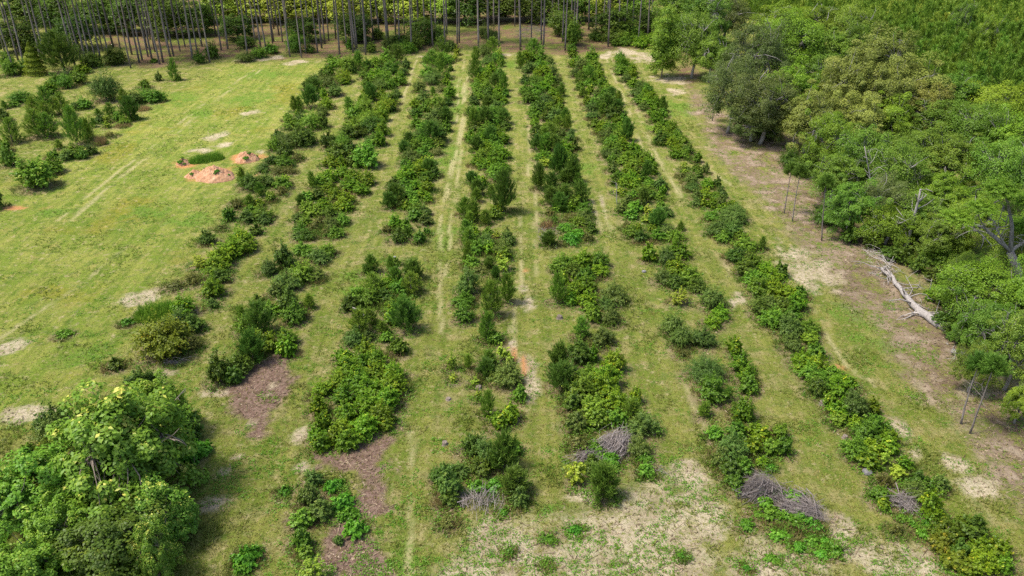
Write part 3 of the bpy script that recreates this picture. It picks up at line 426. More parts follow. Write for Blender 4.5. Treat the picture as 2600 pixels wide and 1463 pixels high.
# ---- survey: photo boxes -> standing places
items = []
for line in PLANTS.strip().splitlines():
    row, cr, body = line.split(' ', 2); x0, y0, s = CROP[cr]
    for e in body.split(';'):
        cx, cy, bw, bh, k = e.split(); cx = x0 + float(cx) / s; cy = y0 + float(cy) / s; bw = float(bw) / s; bh = float(bh) / s
        H = 1.5
        for _ in range(5):
            q, p, a = pxpm(cx, cy, H * .5); D = bw / q
            H = (bh / q - .62 * D * math.sin(a)) / math.cos(a)
            lo = {'V': .25, 'W': .4, 'K': .4, 'B': .35}.get(k, .7); hi = {'P': 2.6, 'Q': 2.0, 'V': .5, 'W': .8, 'Y': 2.0}.get(k, 1.25)
            if k in 'PQ': lo = 1.2
            if k == 'S': hi = 2.3
            H = min(max(H, lo * D), hi * D)
        g_ = float(np.interp(p[1], (50, 115), (1.16, 1.42))) * (.92 if k in 'PQVK' else 1.0) * (.82 if row in 'ab' else 1.0) * random.uniform(.9, 1.08)
        items.append(dict(row=row, k=k, x=p[0], y=p[1], D=D * g_, H=H * (1.12 if row not in 'ab' else 1.0) * random.uniform(.88, 1.18), w=bw, px=cx, py=cy))
SHRUB_XYD = np.array([(i['x'], i['y'], i['D']) for i in items])
# ------------------------------------------------------------------ the ground sheet
def poly_w(s):
    v = [float(t) for t in s.split()]; return np.array([at(v[i], v[i + 1])[0][:2] for i in range(0, len(v), 2)])
def sdist(poly, X, Y, closed=True):
    d = np.full(X.shape, 1e9); ins = np.zeros(X.shape, bool); n = len(poly)
    for i in range(n if closed else n - 1):
        a, b = poly[i], poly[(i + 1) % n]; e = b - a; L2 = e @ e + 1e-9
        t = np.clip(((X - a[0]) * e[0] + (Y - a[1]) * e[1]) / L2, 0, 1)
        d = np.minimum(d, (X - a[0] - t * e[0]) ** 2 + (Y - a[1] - t * e[1]) ** 2)
        if closed:
            c = (a[1] > Y) != (b[1] > Y); ins ^= c & (X < (b[0] - a[0]) * (Y - a[1]) / (b[1] - a[1] + 1e-12) + a[0])
    d = np.sqrt(d); return np.where(ins, -d, d) if closed else d
SAND_E = '''640 1070 10 8;692 975 9 7;675 1000 6 4;1262 1375 75 45;1300 1420 80 35;1190 1450 120 22;1245 1340 30 20;1600 1360 130 38;1660 1330 90 30;1560 1330 70 18;1680 1420 110 45;1480 1260 45 14;1620 1262 50 18;1480 1455 60 20;1760 1210 50 24;1735 1190 40 18;2000 1430 110 32;1930 1455 60 20;2130 1350 45 26;2170 1400 50 26;2110 1320 35 14;2310 1400 35 32;2330 1440 40 26;2050 690 70 40;2010 650 45 24;2100 715 40 22;368 752 40 18;418 940 30 9;20 880 35 14;545 350 24 12;565 368 30 8;510 378 30 6;70 1048 55 16;545 995 24 8;1327 735 14 22;1338 760 18 24;1335 945 22 34;1350 985 22 30;1300 860 8 26;600 1160 12 8;570 1195 12 8;545 1285 40 26;640 285 20 6;660 385 16 6;640 150 35 5;760 158 30 5;700 145 20 4;1080 146 18 4;1270 140 40 4;1590 135 40 12;1640 145 40 12;1700 200 45 10;1720 232 18 8;1540 140 20 8;1505 545 8 26;1530 520 6 26;2480 1230 45 26;2440 1180 40 24;2290 1090 20 28;2330 1150 24 30;770 1190 20 18;760 1100 16 24;1920 740 12 10;1880 755 14 16;1860 770 12 12;860 580 10 4;2490 1000 40 20;2450 1000 30 14'''
MULCH_P = ['590 985 640 930 690 905 738 905 722 1000 660 1095 640 1080 600 1040', '800 1150 890 1140 1000 1105 985 1180 980 1290 950 1310 900 1260 880 1200 810 1190', '815 1340 860 1320 905 1340 975 1400 985 1463 780 1463 800 1400']
STRAW_P = ['1715 125 1760 120 1800 260 1990 345 2120 480 2290 700 2480 900 2700 1010 2700 1350 2560 1265 2430 1090 2275 905 2150 770 2040 655 1960 565 1860 455 1785 385 1775 310 1725 222 1698 195', '360 178 480 158 620 150 760 152 1000 135 1150 128 1300 140 1500 140 1690 110 1660 -60 1150 -60 700 -60 330 0 250 100']
ORANGE_E = '1306 905 7 18;1330 930 8 22;2130 936 22 8;50 527 55 4;1337 688 10 6;1300 885 4 8;548 441 66 16;628 399 42 12;470 414 30 8'
LUSH_E = '330 1160 20 20;130 540 45 12;380 540 60 20;480 560 60 16;900 700 40 14;870 735 40 12;1130 400 40 40;1130 600 30 40;1150 250 30 60;250 890 70 18;170 910 60 16;230 845 30 10;640 250 50 14;500 290 40 12;430 255 60 14;2150 800 50 30;2180 860 45 25;2200 830 40 20;2250 880 40 16;1020 1400 40 50;1060 1440 40 30;1480 1130 50 60;1560 1430 50 40;660 190 60 10;1290 165 30 14;1660 330 20 14;1730 280 40 20;1520 1260 40 30;1400 1290 50 20;2050 1330 30 20;1480 430 25 18'
RUT_L = ['1176 158 1165 224 1158 313', '1146 406 1141 429 1126 511 1119 553 1118 612 1122 722 1119 845', '1193 158 1183 255 1181 304 1169 359 1163 418 1154 505 1146 553 1140 640 1126 720', '1180 210 1174 300 1150 420 1132 500', '1050 1100 1044 1306 1039 1463', '1537 145 1580 236 1630 372 1674 414 1736 507 1800 610 1850 690', '1552 145 1600 236 1655 372 1700 450 1760 530', '1868 478 1910 541 1938 618 1997 674 2049 740 2102 862 2147 932 2217 974', '1640 225 1700 330 1790 420 1868 478', '2276 1072 2340 1132 2420 1220 2520 1330', '1319 542 1321 592 1327 620 1327 730 1304 827 1301 890 1332 932', '1502 507 1517 546 1530 590', '1529 495 1543 550 1560 600', '664 178 559 245 402 377 280 470 180 560', '646 178 540 245 380 377 255 470 150 560', '1000 165 960 300 930 360', '1365 140 1375 260 1360 420 1362 560 1366 700', '1345 160 1345 300 1342 480', '350 600 200 720 0 860', '1700 880 1760 1020 1830 1180', '1060 140 1020 260 975 340']
def W_(s): return [tuple(map(float, e.split())) for e in s.split(';')]
def blob(lst, X, Y, nz, amp):
    m = np.zeros(X.shape)
    for cx, cy, rx, ry in lst:
        q, p, a = pxpm(cx, cy); rX, rY = rx / q, ry / (q * math.sin(a))
        near = (np.abs(X - p[0]) < 2.2 * rX + .5) & (np.abs(Y - p[1]) < 2.2 * rY + .5)
        if not near.any(): continue
        d = np.sqrt(((X[near] - p[0]) / rX) ** 2 + ((Y[near] - p[1]) / rY) ** 2) + (nz[near] - .5) * amp
        m[near] = np.maximum(m[near], ss(1.25, .55, d))
    return m
def masks(X, Y):
    n1 = fbm(X / 1.6, Y / 1.6, 3, 5); n2 = fbm(X / .55, Y / .55, 9, 3); n3 = fbm(X / 9., Y / 9., 21, 4)
    M = {}
    M['sand'] = blob(W_(SAND_E), X, Y, n1, 2.4)
    foot = poly_w('1080 1463 1150 1330 1300 1300 1450 1290 1700 1180 1820 1200 1900 1300 2000 1400 2150 1330 2260 1360 2400 1430 2420 1600 1050 1600')
    d = sdist(foot, X, Y); M['sand'] = np.maximum(M['sand'], ss(.8, -2.5, d) * ss(.41, .56, n1 * .6 + n3 * .4) * .95)
    for t in MULCH_P: M['mulch'] = np.maximum(M.get('mulch', 0), ss(.5, -.35, sdist(poly_w(t), X, Y) + (n1 - .5) * 3.0 + (n2 - .5) * 1.4))
    for i, t in enumerate(STRAW_P): M['straw'] = np.maximum(M.get('straw', 0), ss(1.2, -2.0, sdist(poly_w(t), X, Y) + (n3 - .5) * 7 + (n1 - .5) * 3))
    M['orange'] = blob(W_(ORANGE_E), X, Y, n1, 2.2); M['orange'][Y > 180] = 0
    M['lush'] = blob(W_(LUSH_E), X, Y, n1, 2.2)
    r = np.zeros(X.shape)
    for t in RUT_L:
        d = sdist(poly_w(t), X + (n3 - .5) * .8, Y, False); r = np.maximum(r, ss(.34, .06, d + (n1 - .5) * .22) * ss(.34, .56, fbm(X / 2.2, Y / 4.5, 60, 3)))
    M['rut'] = r
    meadow = poly_w('-900 560 0 470 420 250 560 165 860 160 700 350 560 520 420 730 330 900 240 1000 -700 1400')
    M['meadow'] = ss(3, -4, sdist(meadow, X, Y))
    lt = np.zeros(X.shape)
    for x, y, D in SHRUB_XYD:
        rr = D * .5 + .75; near = (np.abs(X - x) < rr) & (np.abs(Y - y) < rr)
        if near.any():
            dd = np.sqrt((X[near] - x) ** 2 + (Y[near] - y) ** 2); lt[near] = np.maximum(lt[near], ss(rr, rr * .45, dd + (n1[near] - .5) * 1.2))
    M['litter'] = lt; return M
xs = np.concatenate([np.array([-2500, -1200, -600, -350, -240, -190, -160]), np.arange(-135, 135.01, .40), np.array([160, 190, 240, 350, 600, 1200, 2500])])
ys = [ -400, -120, -30, 5, 20]; y = 28.0
while y < 200: ys.append(y); y += .28 + .0022 * (y - 28)
while y < 420: ys.append(y); y += 4
ys = np.array(ys + [500, 700, 1100, 1800, 3500])
X, Y = np.meshgrid(xs, ys); Z = hgt(X, Y)
gx, gy = len(xs), len(ys)
me = bpy.data.meshes.new('ground'); me.vertices.add(gx * gy)
me.vertices.foreach_set('co', np.stack((X, Y, Z), -1).astype(np.float32).ravel())
ii = (np.arange(gy - 1)[:, None] * gx + np.arange(gx - 1)[None]).ravel()
q = np.stack((ii, ii + 1, ii + gx + 1, ii + gx), 1).astype(np.int32)
me.loops.add(q.size); me.loops.foreach_set('vertex_index', q.ravel()); me.polygons.add(len(q)); me.polygons.foreach_set('loop_start', np.arange(0, q.size, 4, dtype=np.int32))
me.polygons.foreach_set('use_smooth', np.ones(len(q), bool)); me.update(calc_edges=True)
MK = masks(X.ravel(), Y.ravel()); one = np.ones(X.size)
for nm, ks in (('soil_a', ('sand', 'mulch', 'straw', 'lush')), ('soil_b', ('orange', 'rut', 'litter', 'meadow'))):
    a = me.attributes.new(nm, 'FLOAT_COLOR', 'POINT'); a.data.foreach_set('color', np.stack([MK[k] for k in ks], 1).astype(np.float32).ravel())
m, t, out = new_mat('field_soil_and_turf')
geo = N(t, 'ShaderNodeNewGeometry'); P_ = geo.outputs['Position']
def noise(scale, detail=4, rough=.6, dim=None, vec=P_):
    n = N(t, 'ShaderNodeTexNoise'); n.inputs['Scale'].default_value = scale; n.inputs['Detail'].default_value = detail; n.inputs['Roughness'].default_value = rough
    t.links.new(vec, n.inputs['Vector']); return n.outputs[0]
def rmp(v, a, b): 
    r = N(t, 'ShaderNodeMapRange', interpolation_type='SMOOTHSTEP'); t.links.new(v, r.inputs[0]); r.inputs[1].default_value = a; r.inputs[2].default_value = b; return r.outputs[0]
def attr(nm):
    a = N(t, 'ShaderNodeAttribute', attribute_name=nm); s_ = N(t, 'ShaderNodeSeparateColor'); t.links.new(a.outputs['Color'], s_.inputs[0])
    return s_.outputs[0], s_.outputs[1], s_.outputs[2], a.outputs['Alpha']
sand, mulch, straw, lush = attr('soil_a'); orange, rut, litter, meadow = attr('soil_b')
mp = N(t, 'ShaderNodeMapping'); mp.inputs['Scale'].default_value = (1, .45, 1); mp.inputs['Rotation'].default_value = (0, 0, R(-25)); t.links.new(P_, mp.inputs[0])
big = noise(.09, 3); mid = noise(.45, 5, .65); fine = noise(3.2, 6, .7); tiny = noise(11, 4, .75); streak = noise(.35, 5, .65, vec=mp.outputs[0])
mp2 = N(t, 'ShaderNodeMapping'); mp2.inputs['Scale'].default_value = (1.5, .07, 1); mp2.inputs['Rotation'].default_value = (0, 0, R(1.5)); t.links.new(P_, mp2.inputs[0]); mow = noise(1.0, 3, .6, vec=mp2.outputs[0])
gra = mixc(t, (.185, .195, .048), (.122, .160, .026), rmp(streak, .38, .62))           # lane turf: dry yellow-green to green
gra = mixc(t, gra, (.29, .24, .125), mth(t, 'MULTIPLY', rmp(mid, .48, .66), .7))      # thatch showing through
mead = mixc(t, (.215, .235, .052), (.140, .195, .028), rmp(streak, .40, .60))
mead = mixc(t, mead, (.26, .235, .075), mth(t, 'MULTIPLY', rmp(mid, .52, .68), .7))
mead = mixc(t, mead, (.20, .175, .020), mth(t, 'MULTIPLY', rmp(big, .54, .66), .55))
c = mixc(t, gra, mead, meadow)
c = mixc(t, c, (.080, .130, .020), mth(t, 'MULTIPLY', rmp(noise(.75, 5, .68), .50, .64), .72))
c = mixc(t, c, (.34, .285, .17), mth(t, 'MULTIPLY', rmp(noise(1.1, 6, .72), .55, .66), .75))
c = mixc(t, c, mixc(t, (.80, .86, .70), (1.18, 1.12, 1.15), rmp(mow, .36, .64)), .8, 'MULTIPLY')
c = mixc(t, c, mixc(t, (.085, .175, .020), (.14, .21, .03), fine), mth(t, 'MULTIPLY', lush, rmp(mid, .30, .55)))
c = mixc(t, c, (.31, .25, .13), mth(t, 'MULTIPLY', rmp(fine, .53, .66), .6))        # dead stems
c = mixc(t, c, (.060, .085, .016), mth(t, 'MULTIPLY', rmp(tiny, .50, .64), .70))      # darker blades
c = mixc(t, c, (.34, .30, .16), mth(t, 'MULTIPLY', rut, rmp(fine, .25, .6)))
c = mixc(t, c, mixc(t, (.155, .125, .075), (.25, .20, .12), fine), mth(t, 'MULTIPLY', litter, rmp(fine, .30, .52)))
st = mixc(t, mixc(t, (.140, .095, .072), (.255, .185, .145), rmp(streak, .35, .65)), (.36, .29, .225), mth(t, 'MULTIPLY', rmp(mid, .5, .68), .7))
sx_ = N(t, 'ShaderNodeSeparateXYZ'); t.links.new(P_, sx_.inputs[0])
st = mixc(t, st, mixc(t, (.115, .065, .042), (.19, .125, .085), streak), rmp(sx_.outputs[1], 138, 160))    # reddish pine straw under the far wood, darkened to paint in tree shade
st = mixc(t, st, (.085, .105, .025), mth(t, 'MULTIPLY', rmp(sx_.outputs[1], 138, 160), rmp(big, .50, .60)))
st = mixc(t, st, (.10, .065, .045), mth(t, 'MULTIPLY', rmp(tiny, .55, .7), .5))
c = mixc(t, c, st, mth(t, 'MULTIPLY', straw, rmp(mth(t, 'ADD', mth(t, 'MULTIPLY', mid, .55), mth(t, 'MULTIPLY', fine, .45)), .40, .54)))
mu = mixc(t, mixc(t, (.105, .062, .050), (.23, .155, .13), rmp(fine, .35, .65)), (.34, .27, .23), mth(t, 'MULTIPLY', rmp(tiny, .58, .72), .7))
c = mixc(t, c, mu, mth(t, 'MULTIPLY', mulch, rmp(fine, .25, .42)))
sa = mixc(t, mixc(t, (.30, .24, .17), (.45, .375, .285), rmp(mid, .35, .6)), (.15, .125, .06), mth(t, 'MULTIPLY', rmp(tiny, .5, .66), .75))
c = mixc(t, c, sa, mth(t, 'MULTIPLY', sand, rmp(fine, .32, .54)))
c = mixc(t, c, mixc(t, (.36, .15, .065), (.48, .25, .12), fine), mth(t, 'MULTIPLY', orange, rmp(fine, .3, .5)))
b = N(t, 'ShaderNodeBsdfPrincipled'); b.inputs['Roughness'].default_value = .95; b.inputs['Specular IOR Level'].default_value = .05
bp = N(t, 'ShaderNodeBump'); bp.inputs['Strength'].default_value = .9; bp.inputs['Distance'].default_value = .12
t.links.new(mth(t, 'ADD', mth(t, 'MULTIPLY', fine, .8), mth(t, 'MULTIPLY', tiny, .5)), bp.inputs['Height']); t.links.new(bp.outputs[0], b.inputs['Normal'])
c = mixc(t, c, mixc(t, (.80, .81, .72), (1.02, 1.0, .92), rmp(sx_.outputs[1], 60, 140)), 1.0, 'MULTIPLY')    # sunlight on the far ground painted in as paler colour, nearer ground darker
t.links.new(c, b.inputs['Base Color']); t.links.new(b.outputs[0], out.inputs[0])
me.materials.append(m); link('ground', me, kind='structure')
# ---- short turf and weeds standing on the ground: nobody could count them
def scatter(n, yr, seed):
    rng = np.random.default_rng(seed); u = rng.random(n); y = yr[0] * (yr[1] / yr[0]) ** u
    x = rng.uniform(-.69, .69, n) * (y + 12); return x, y, rng
def turf(name, n, yr, seed, kinds):
    x, y, rng = scatter(n, yr, seed); Mk = masks(x, y)
    wild = fbm(x / 3.0, y / 3.0, 71, 3)
    bare = np.clip(Mk['sand'] * .93 + Mk['mulch'] * .75 + Mk['straw'] * .75 + Mk['rut'] * .8 + Mk['orange'], 0, .97)
    keep = rng.random(n) > bare; x, y, wild = x[keep], y[keep], wild[keep]; Mk = {k: v[keep] for k, v in Mk.items()}; n = len(x)
    z = hgt(x, y); green = np.clip(.35 + 1.6 * (wild - .5) + .25 * Mk['lush'] + .15 * Mk['meadow'], 0, 1)
    k = 4; hh = (.05 + .24 * ss(.5, .75, wild) + .08 * Mk['lush'] + .05 * rng.random(n)) * (1 - .45 * Mk['meadow'])
    Pp = np.stack((x, y, z - .01), 1)[:, None] + rng.normal(size=(n, k, 3)) * (.05, .05, 0)
    d = np.stack((rng.normal(size=(n, k)) * .9, rng.normal(size=(n, k)) * .9, np.ones((n, k)) * .9), -1)
    L = (hh[:, None] * rng.uniform(.7, 1.6, (n, k))).ravel(); W = (.035 + .045 * rng.random(n * k)) * (1 + .0 * L)
    V = needles(Pp.reshape(-1, 3), d.reshape(-1, 3), L, W, rng)
    tint = np.clip(np.repeat(green, k) + rng.normal(size=n * k) * .16, 0, 1)
    o = link(name, quad_mesh(name, V, tint, kinds), kind='stuff', label='short yellow-green turf and dry stems covering the field', category='grass')
mt = foliage_mat('turf_blades', (.135, .118, .075), (.058, .092, .020), trans=.25, var=0)
turf('turf', 150000, (34, 175), 91, mt)
def weeds(name, n, yr, seed):
    x, y, rng = scatter(n, yr, seed); Mk = masks(x, y); wild = fbm(x / 2.3, y / 2.3, 171, 3)
    lvl = .60 - .08 * Mk['sand'] - .10 * Mk['lush'] - .06 * Mk['litter'] + .06 * Mk['meadow']
    keep = (wild > lvl) & (rng.random(n) > Mk['rut']); x, y = x[keep], y[keep]; n = len(x); k = 9
    Pp = np.stack((x, y, hgt(x, y)), 1)[:, None] + np.abs(rng.normal(size=(n, k, 3))) * (0, 0, .07) + rng.normal(size=(n, k, 3)) * (.11, .11, 0)
    NR = rng.normal(size=(n * k, 3)) * .5 + (0, 0, 1)
    V = leaves(Pp.reshape(-1, 3), NR, .12 * rng.uniform(.6, 1.4, n * k), .07 * rng.uniform(.6, 1.4, n * k), rng)
    link(name, quad_mesh(name, V, np.minimum(np.repeat(rng.uniform(.0, .65, n), k) + rng.normal(size=n * k) * .1, .75), FM['V']), kind='stuff', label='small broad-leaved green weeds scattered through the turf', category='weeds')
weeds('ground_weeds', 42000, (34, 140), 33)
def litter_bits(n, seed):
    x, y, rng = scatter(n, (34, 170), seed); Mk = masks(x, y); m_ = np.maximum.reduce([Mk['mulch'], Mk['straw'] * .8, Mk['sand'] * .45, Mk['litter'] * .5])
    keep = rng.random(n) < m_; x, y = x[keep], y[keep]; n = len(x)
    P = np.stack((x, y, hgt(x, y) + .015 + .03 * rng.random(n)), 1); a = rng.uniform(0, 6.283, n); d = np.stack((np.cos(a), np.sin(a), rng.normal(size=n) * .15), 1)
    big_ = rng.random(n) < .06; L = np.where(big_, rng.uniform(.5, 1.4, n), rng.uniform(.10, .32, n)); W = np.where(big_, .05, rng.uniform(.03, .10, n))
    s_ = np.stack((-np.sin(a), np.cos(a), rng.normal(size=n) * .5), 1); V = np.empty((n, 4, 3)); hl, hw = d * L[:, None] / 2, s_ * W[:, None] / 2
    V[:, 0] = P - hl - hw; V[:, 1] = P + hl - hw * .4; V[:, 2] = P + hl + hw * .4; V[:, 3] = P - hl + hw
    link('ground_litter', quad_mesh('ground_litter', V.reshape(-1, 3), rng.random(n), foliage_mat('dead_litter', (.030, .020, .022), (.135, .11, .14), trans=0, var=0)), kind='stuff', label='twigs, chips and dead leaves strewn over the bare soil', category='litter')
litter_bits(90000, 61)
def undergrowth():
    rng = np.random.default_rng(202); per = 70; XY = []
    for i in items:
        if i['row'] == 'u': continue
        n = int(per * min(2.2, .45 + .28 * i['D'])); r = (i['D'] * .5 + .35) * rng.random(n) ** .5; a = rng.uniform(0, 6.283, n)
        XY.append(np.stack((i['x'] + r * np.cos(a), i['y'] + r * np.sin(a)), 1))
    XY = np.concatenate(XY); x, y = XY[:, 0], XY[:, 1]; Mk = masks(x, y); keep = rng.random(len(x)) > np.clip(Mk['mulch'] + Mk['straw'] * .6 + Mk['orange'] + Mk['rut'], 0, .95); x, y = x[keep], y[keep]
    n = len(x); k = 5; wild = fbm(x / 2.5, y / 2.5, 210, 3)
    Pp = np.stack((x, y, hgt(x, y) - .02), 1)[:, None] + rng.normal(size=(n, k, 3)) * (.09, .09, 0); d = rng.normal(size=(n, k, 3)) * (.55, .55, 0) + (0, 0, 1)
    L = ((.16 + .5 * ss(.4, .8, wild))[:, None] * rng.uniform(.5, 1.3, (n, k))).ravel()
    tint = np.clip(np.repeat(.5 + 2.4 * (fbm(x / 1.7, y / 1.7, 220, 3) - .5), k) + rng.normal(size=n * k) * .15, 0, 1)
    link('undergrowth', quad_mesh('undergrowth', needles(Pp.reshape(-1, 3), d.reshape(-1, 3), L, .06, rng), tint, foliage_mat('rank_grass', (.105, .085, .065), (.042, .082, .018), var=0)), kind='stuff', label='rank grass and dry stems between the bushes of the rows', category='undergrowth')
    m_ = len(x) // 3; pick = rng.integers(0, n, m_); k = 10; hgt_ = (.15 + 1.0 * ss(.45, .85, fbm(x[pick] / 1.9, y[pick] / 1.9, 230, 3)))[:, None]
    Pq = np.stack((x[pick], y[pick], hgt(x[pick], y[pick])), 1)[:, None] + rng.normal(size=(m_, k, 3)) * (.16, .16, 0) + np.stack((np.zeros((m_, k)),) * 2 + (hgt_ * rng.random((m_, k)),), -1)
    tt = np.minimum(np.repeat(rng.uniform(.05, .65, m_), k) + rng.normal(size=m_ * k) * .12, .76)
    link('leafy_undergrowth', quad_mesh('leafy_undergrowth', leaves(Pq.reshape(-1, 3), rng.normal(size=(m_ * k, 3)) * .6 + (0, 0, .9), .15 * rng.uniform(.6, 1.4, m_ * k), .085 * rng.uniform(.6, 1.4, m_ * k), rng), tt, FM['G']), kind='stuff', label='low leafy sprouts filling the rows between the bushes', category='undergrowth')
undergrowth()
# ------------------------------------------------------------------ the brush rows, bush by bush
def side_of(it):
    if it['row'] in 'wu': return None
    mem = [j for j in items if j['row'] == it['row'] and abs(j['y'] - it['y']) < 7]
    mu = sum(j['x'] for j in mem) / len(mem); sdv = (sum((j['x'] - mu) ** 2 for j in mem) / len(mem)) ** .5
    d = it['x'] - mu
    return 'left edge' if d < -.45 * sdv else 'right edge' if d > .45 * sdv else 'middle'
cnt = {}; 
for it in items: it['side'] = side_of(it)
SPECIAL = {}
def special(px, py, text):
    j = min(range(len(items)), key=lambda i: (items[i]['px'] - px) ** 2 + (items[i]['py'] - py) ** 2); SPECIAL[j] = text
special(262, 209, 'big round grey-green bush standing alone in the grass near the pine wood')
special(79, 422, 'glossy bright green young tree at the front of the far-left brush row')
special(409, 855, 'wide olive round bush at the near end of the first row')
special(930, 386, 'tall bright young tree standing above the second brush row')
special(1460, 78, 'bright lime young tree against the trunks of the pine wood')
special(1278, 499, 'tallest dark pine on the right edge of the fourth row')
special(2406, 1348, 'olive round bush in the bottom right corner of the field')
special(1556, 740, 'round grey-green bush on the right flank of the fifth row')
special(1465, 1198, 'pale yellow-green leafy sapling beside the brush pile of the fifth row')
special(439, 192, 'small pine standing alone at the far end of the row left of the meadow')
order = sorted(range(len(items)), key=lambda i: items[i]['y'])
for i in order:
    it = items[i]; nm, cat, ph = KIND[it['k']]
    k = (it['row'], it['k'], it['side']); cnt[k] = cnt.get(k, 0) + 1; n = cnt[k]
    size = 'small' if it['D'] < 1.5 else 'large' if it['D'] > 3.6 else ''
    if it['side']: lab = f"{size} {ph}, {ordinal(n)} such from the front on {'the ' + it['side'] if it['side'] != 'middle' else 'middle'} of {ROWN[it['row']]}"
    else: lab = f"{size} {ph}, {ordinal(n)} such from the front in the {ROWN[it['row']]}"
    lab = SPECIAL.get(i, lab.strip()); lab = lab.replace('such from the front', 'from front').replace(' on the left', ' on left').replace(' on the right', ' on right').replace(' on middle', ' in middle')
    it['label'] = lab; it['group'] = GRPN.get(it['row'], f"plants of the {ROWN[it['row']]}")
for i, it in enumerate(items):
    nm, cat, ph = KIND[it['k']]; D, H = it['D'], it['H']
    sz = 0 if D < 2.0 else 1 if D < 3.7 else 2
    (fol, stem), D0, H0 = random.choice(protos(it['k'], sz))
    rz = random.uniform(0, 6.28); sc = (D / D0 * random.uniform(.95, 1.08), D / D0 * random.uniform(.95, 1.08), H / H0)
    loc = (it['x'], it['y'], h1(it['x'], it['y']))
    if stem is None or it['w'] < 36:
        o = link(nm, fol, None, loc); o.rotation_euler = (0, 0, rz); o.scale = sc
    else:
        o = link(nm, None, None, loc); o.empty_display_size = .3; o.rotation_euler = (0, 0, rz); o.scale = sc
        link('foliage', fol, o); link('trunk' if it['k'] in 'PQ' else 'stem', stem, o)
    o['label'] = it['label']; o['category'] = cat; o['group'] = it['group']
# ------------------------------------------------------------------ trees
def put_tree(name, mesh, loc, sc, label, cat, group=None, rz=None):
    o = link(name, None, None, loc); o.empty_display_size = 1; o.rotation_euler = (0, 0, random.uniform(0, 6.28) if rz is None else rz); o.scale = sc
    link('crown', mesh[0], o); link('trunk', mesh[1], o); o['label'] = label; o['category'] = cat
    if group: o['group'] = group
    return o
def tree_from_box(cx, cy, bw, bh, zc=.6, grow=1.12):
    Ht = 9.0
    for _ in range(8):
        q, p, a = pxpm(cx, cy, Ht * zc); D = bw * grow / q
        Ht = min(max((bh * 1.1 / q - .50 * D * math.sin(a)) / (.74 * math.cos(a)), .72 * D, 5.5), 1.5 * D, 15)
    return p, D, Ht
TP = {}
for kd, vs in (('oak', 4), ('bri', 3), ('live', 2), ('tan', 2)):
    TP[kd] = [tree_meshes(kd, 9.0, 11.0, 300 + 17 * v + len(kd) * 7, clumps=(88, 120, 105, 76)[v % 4] if kd != 'tan' else 130, per=260 if kd != 'live' else 330, ll=(.21, .24, .20, .23)[v % 4] if kd != 'live' else .17,
              csz=(.115, .10, .125, .12)[v % 4] if kd != 'tan' else .095, bark=GREYB, bare=4 if kd in ('oak', 'live') else 2, zc=.54, zr=.46) for v in range(vs)]
ONAME = {'oak': ('oak_tree', 'oak tree', 'mid-green spreading oak'), 'bri': ('bright_oak', 'bright tree', 'bright fresh-green broadleaf tree'),
         'live': ('grey_oak', 'grey oak', 'dull grey-green live oak'), 'tan': ('catkin_oak', 'tan oak', 'pale tan-green clustered oak')}
oc = {}
olist = []
for e in OAKS.replace('\n', ';').split(';'):
    cx, cy, bw, bh, kd = e.split(); p, D, Ht = tree_from_box(float(cx), float(cy), float(bw), float(bh), .55, 1.06); olist.append((p, D, Ht, kd))
olist.sort(key=lambda e: e[0][1])
for p, D, Ht, kd in olist:
    oc[kd] = oc.get(kd, 0) + 1; nm, cat, ph = ONAME[kd]
    put_tree(nm, random.choice(TP[kd]), (p[0], p[1], h1(p[0], p[1])), (D / 9, D / 9, Ht / 11 * random.uniform(.88, 1.22)), f'{ph}, {ordinal(oc[kd])} of its colour from the front of the right-hand wood', cat, 'oak wood on the right')
# the lone narrow tree in front of the wood
lone = tree_meshes('S', 5.4, 12.0, 71, clumps=170, per=190, ll=.24, zc=.49, zr=.55, csz=.17, conical=.3, trunk_r=.010)
p, _ = at(1680, 196); put_tree('young_tree', lone, (p[0], p[1], h1(p[0], p[1])), (1, 1, 1), 'narrow green tree standing alone before the oak wood with pale trunk', 'young tree')
q_ = blade_mesh
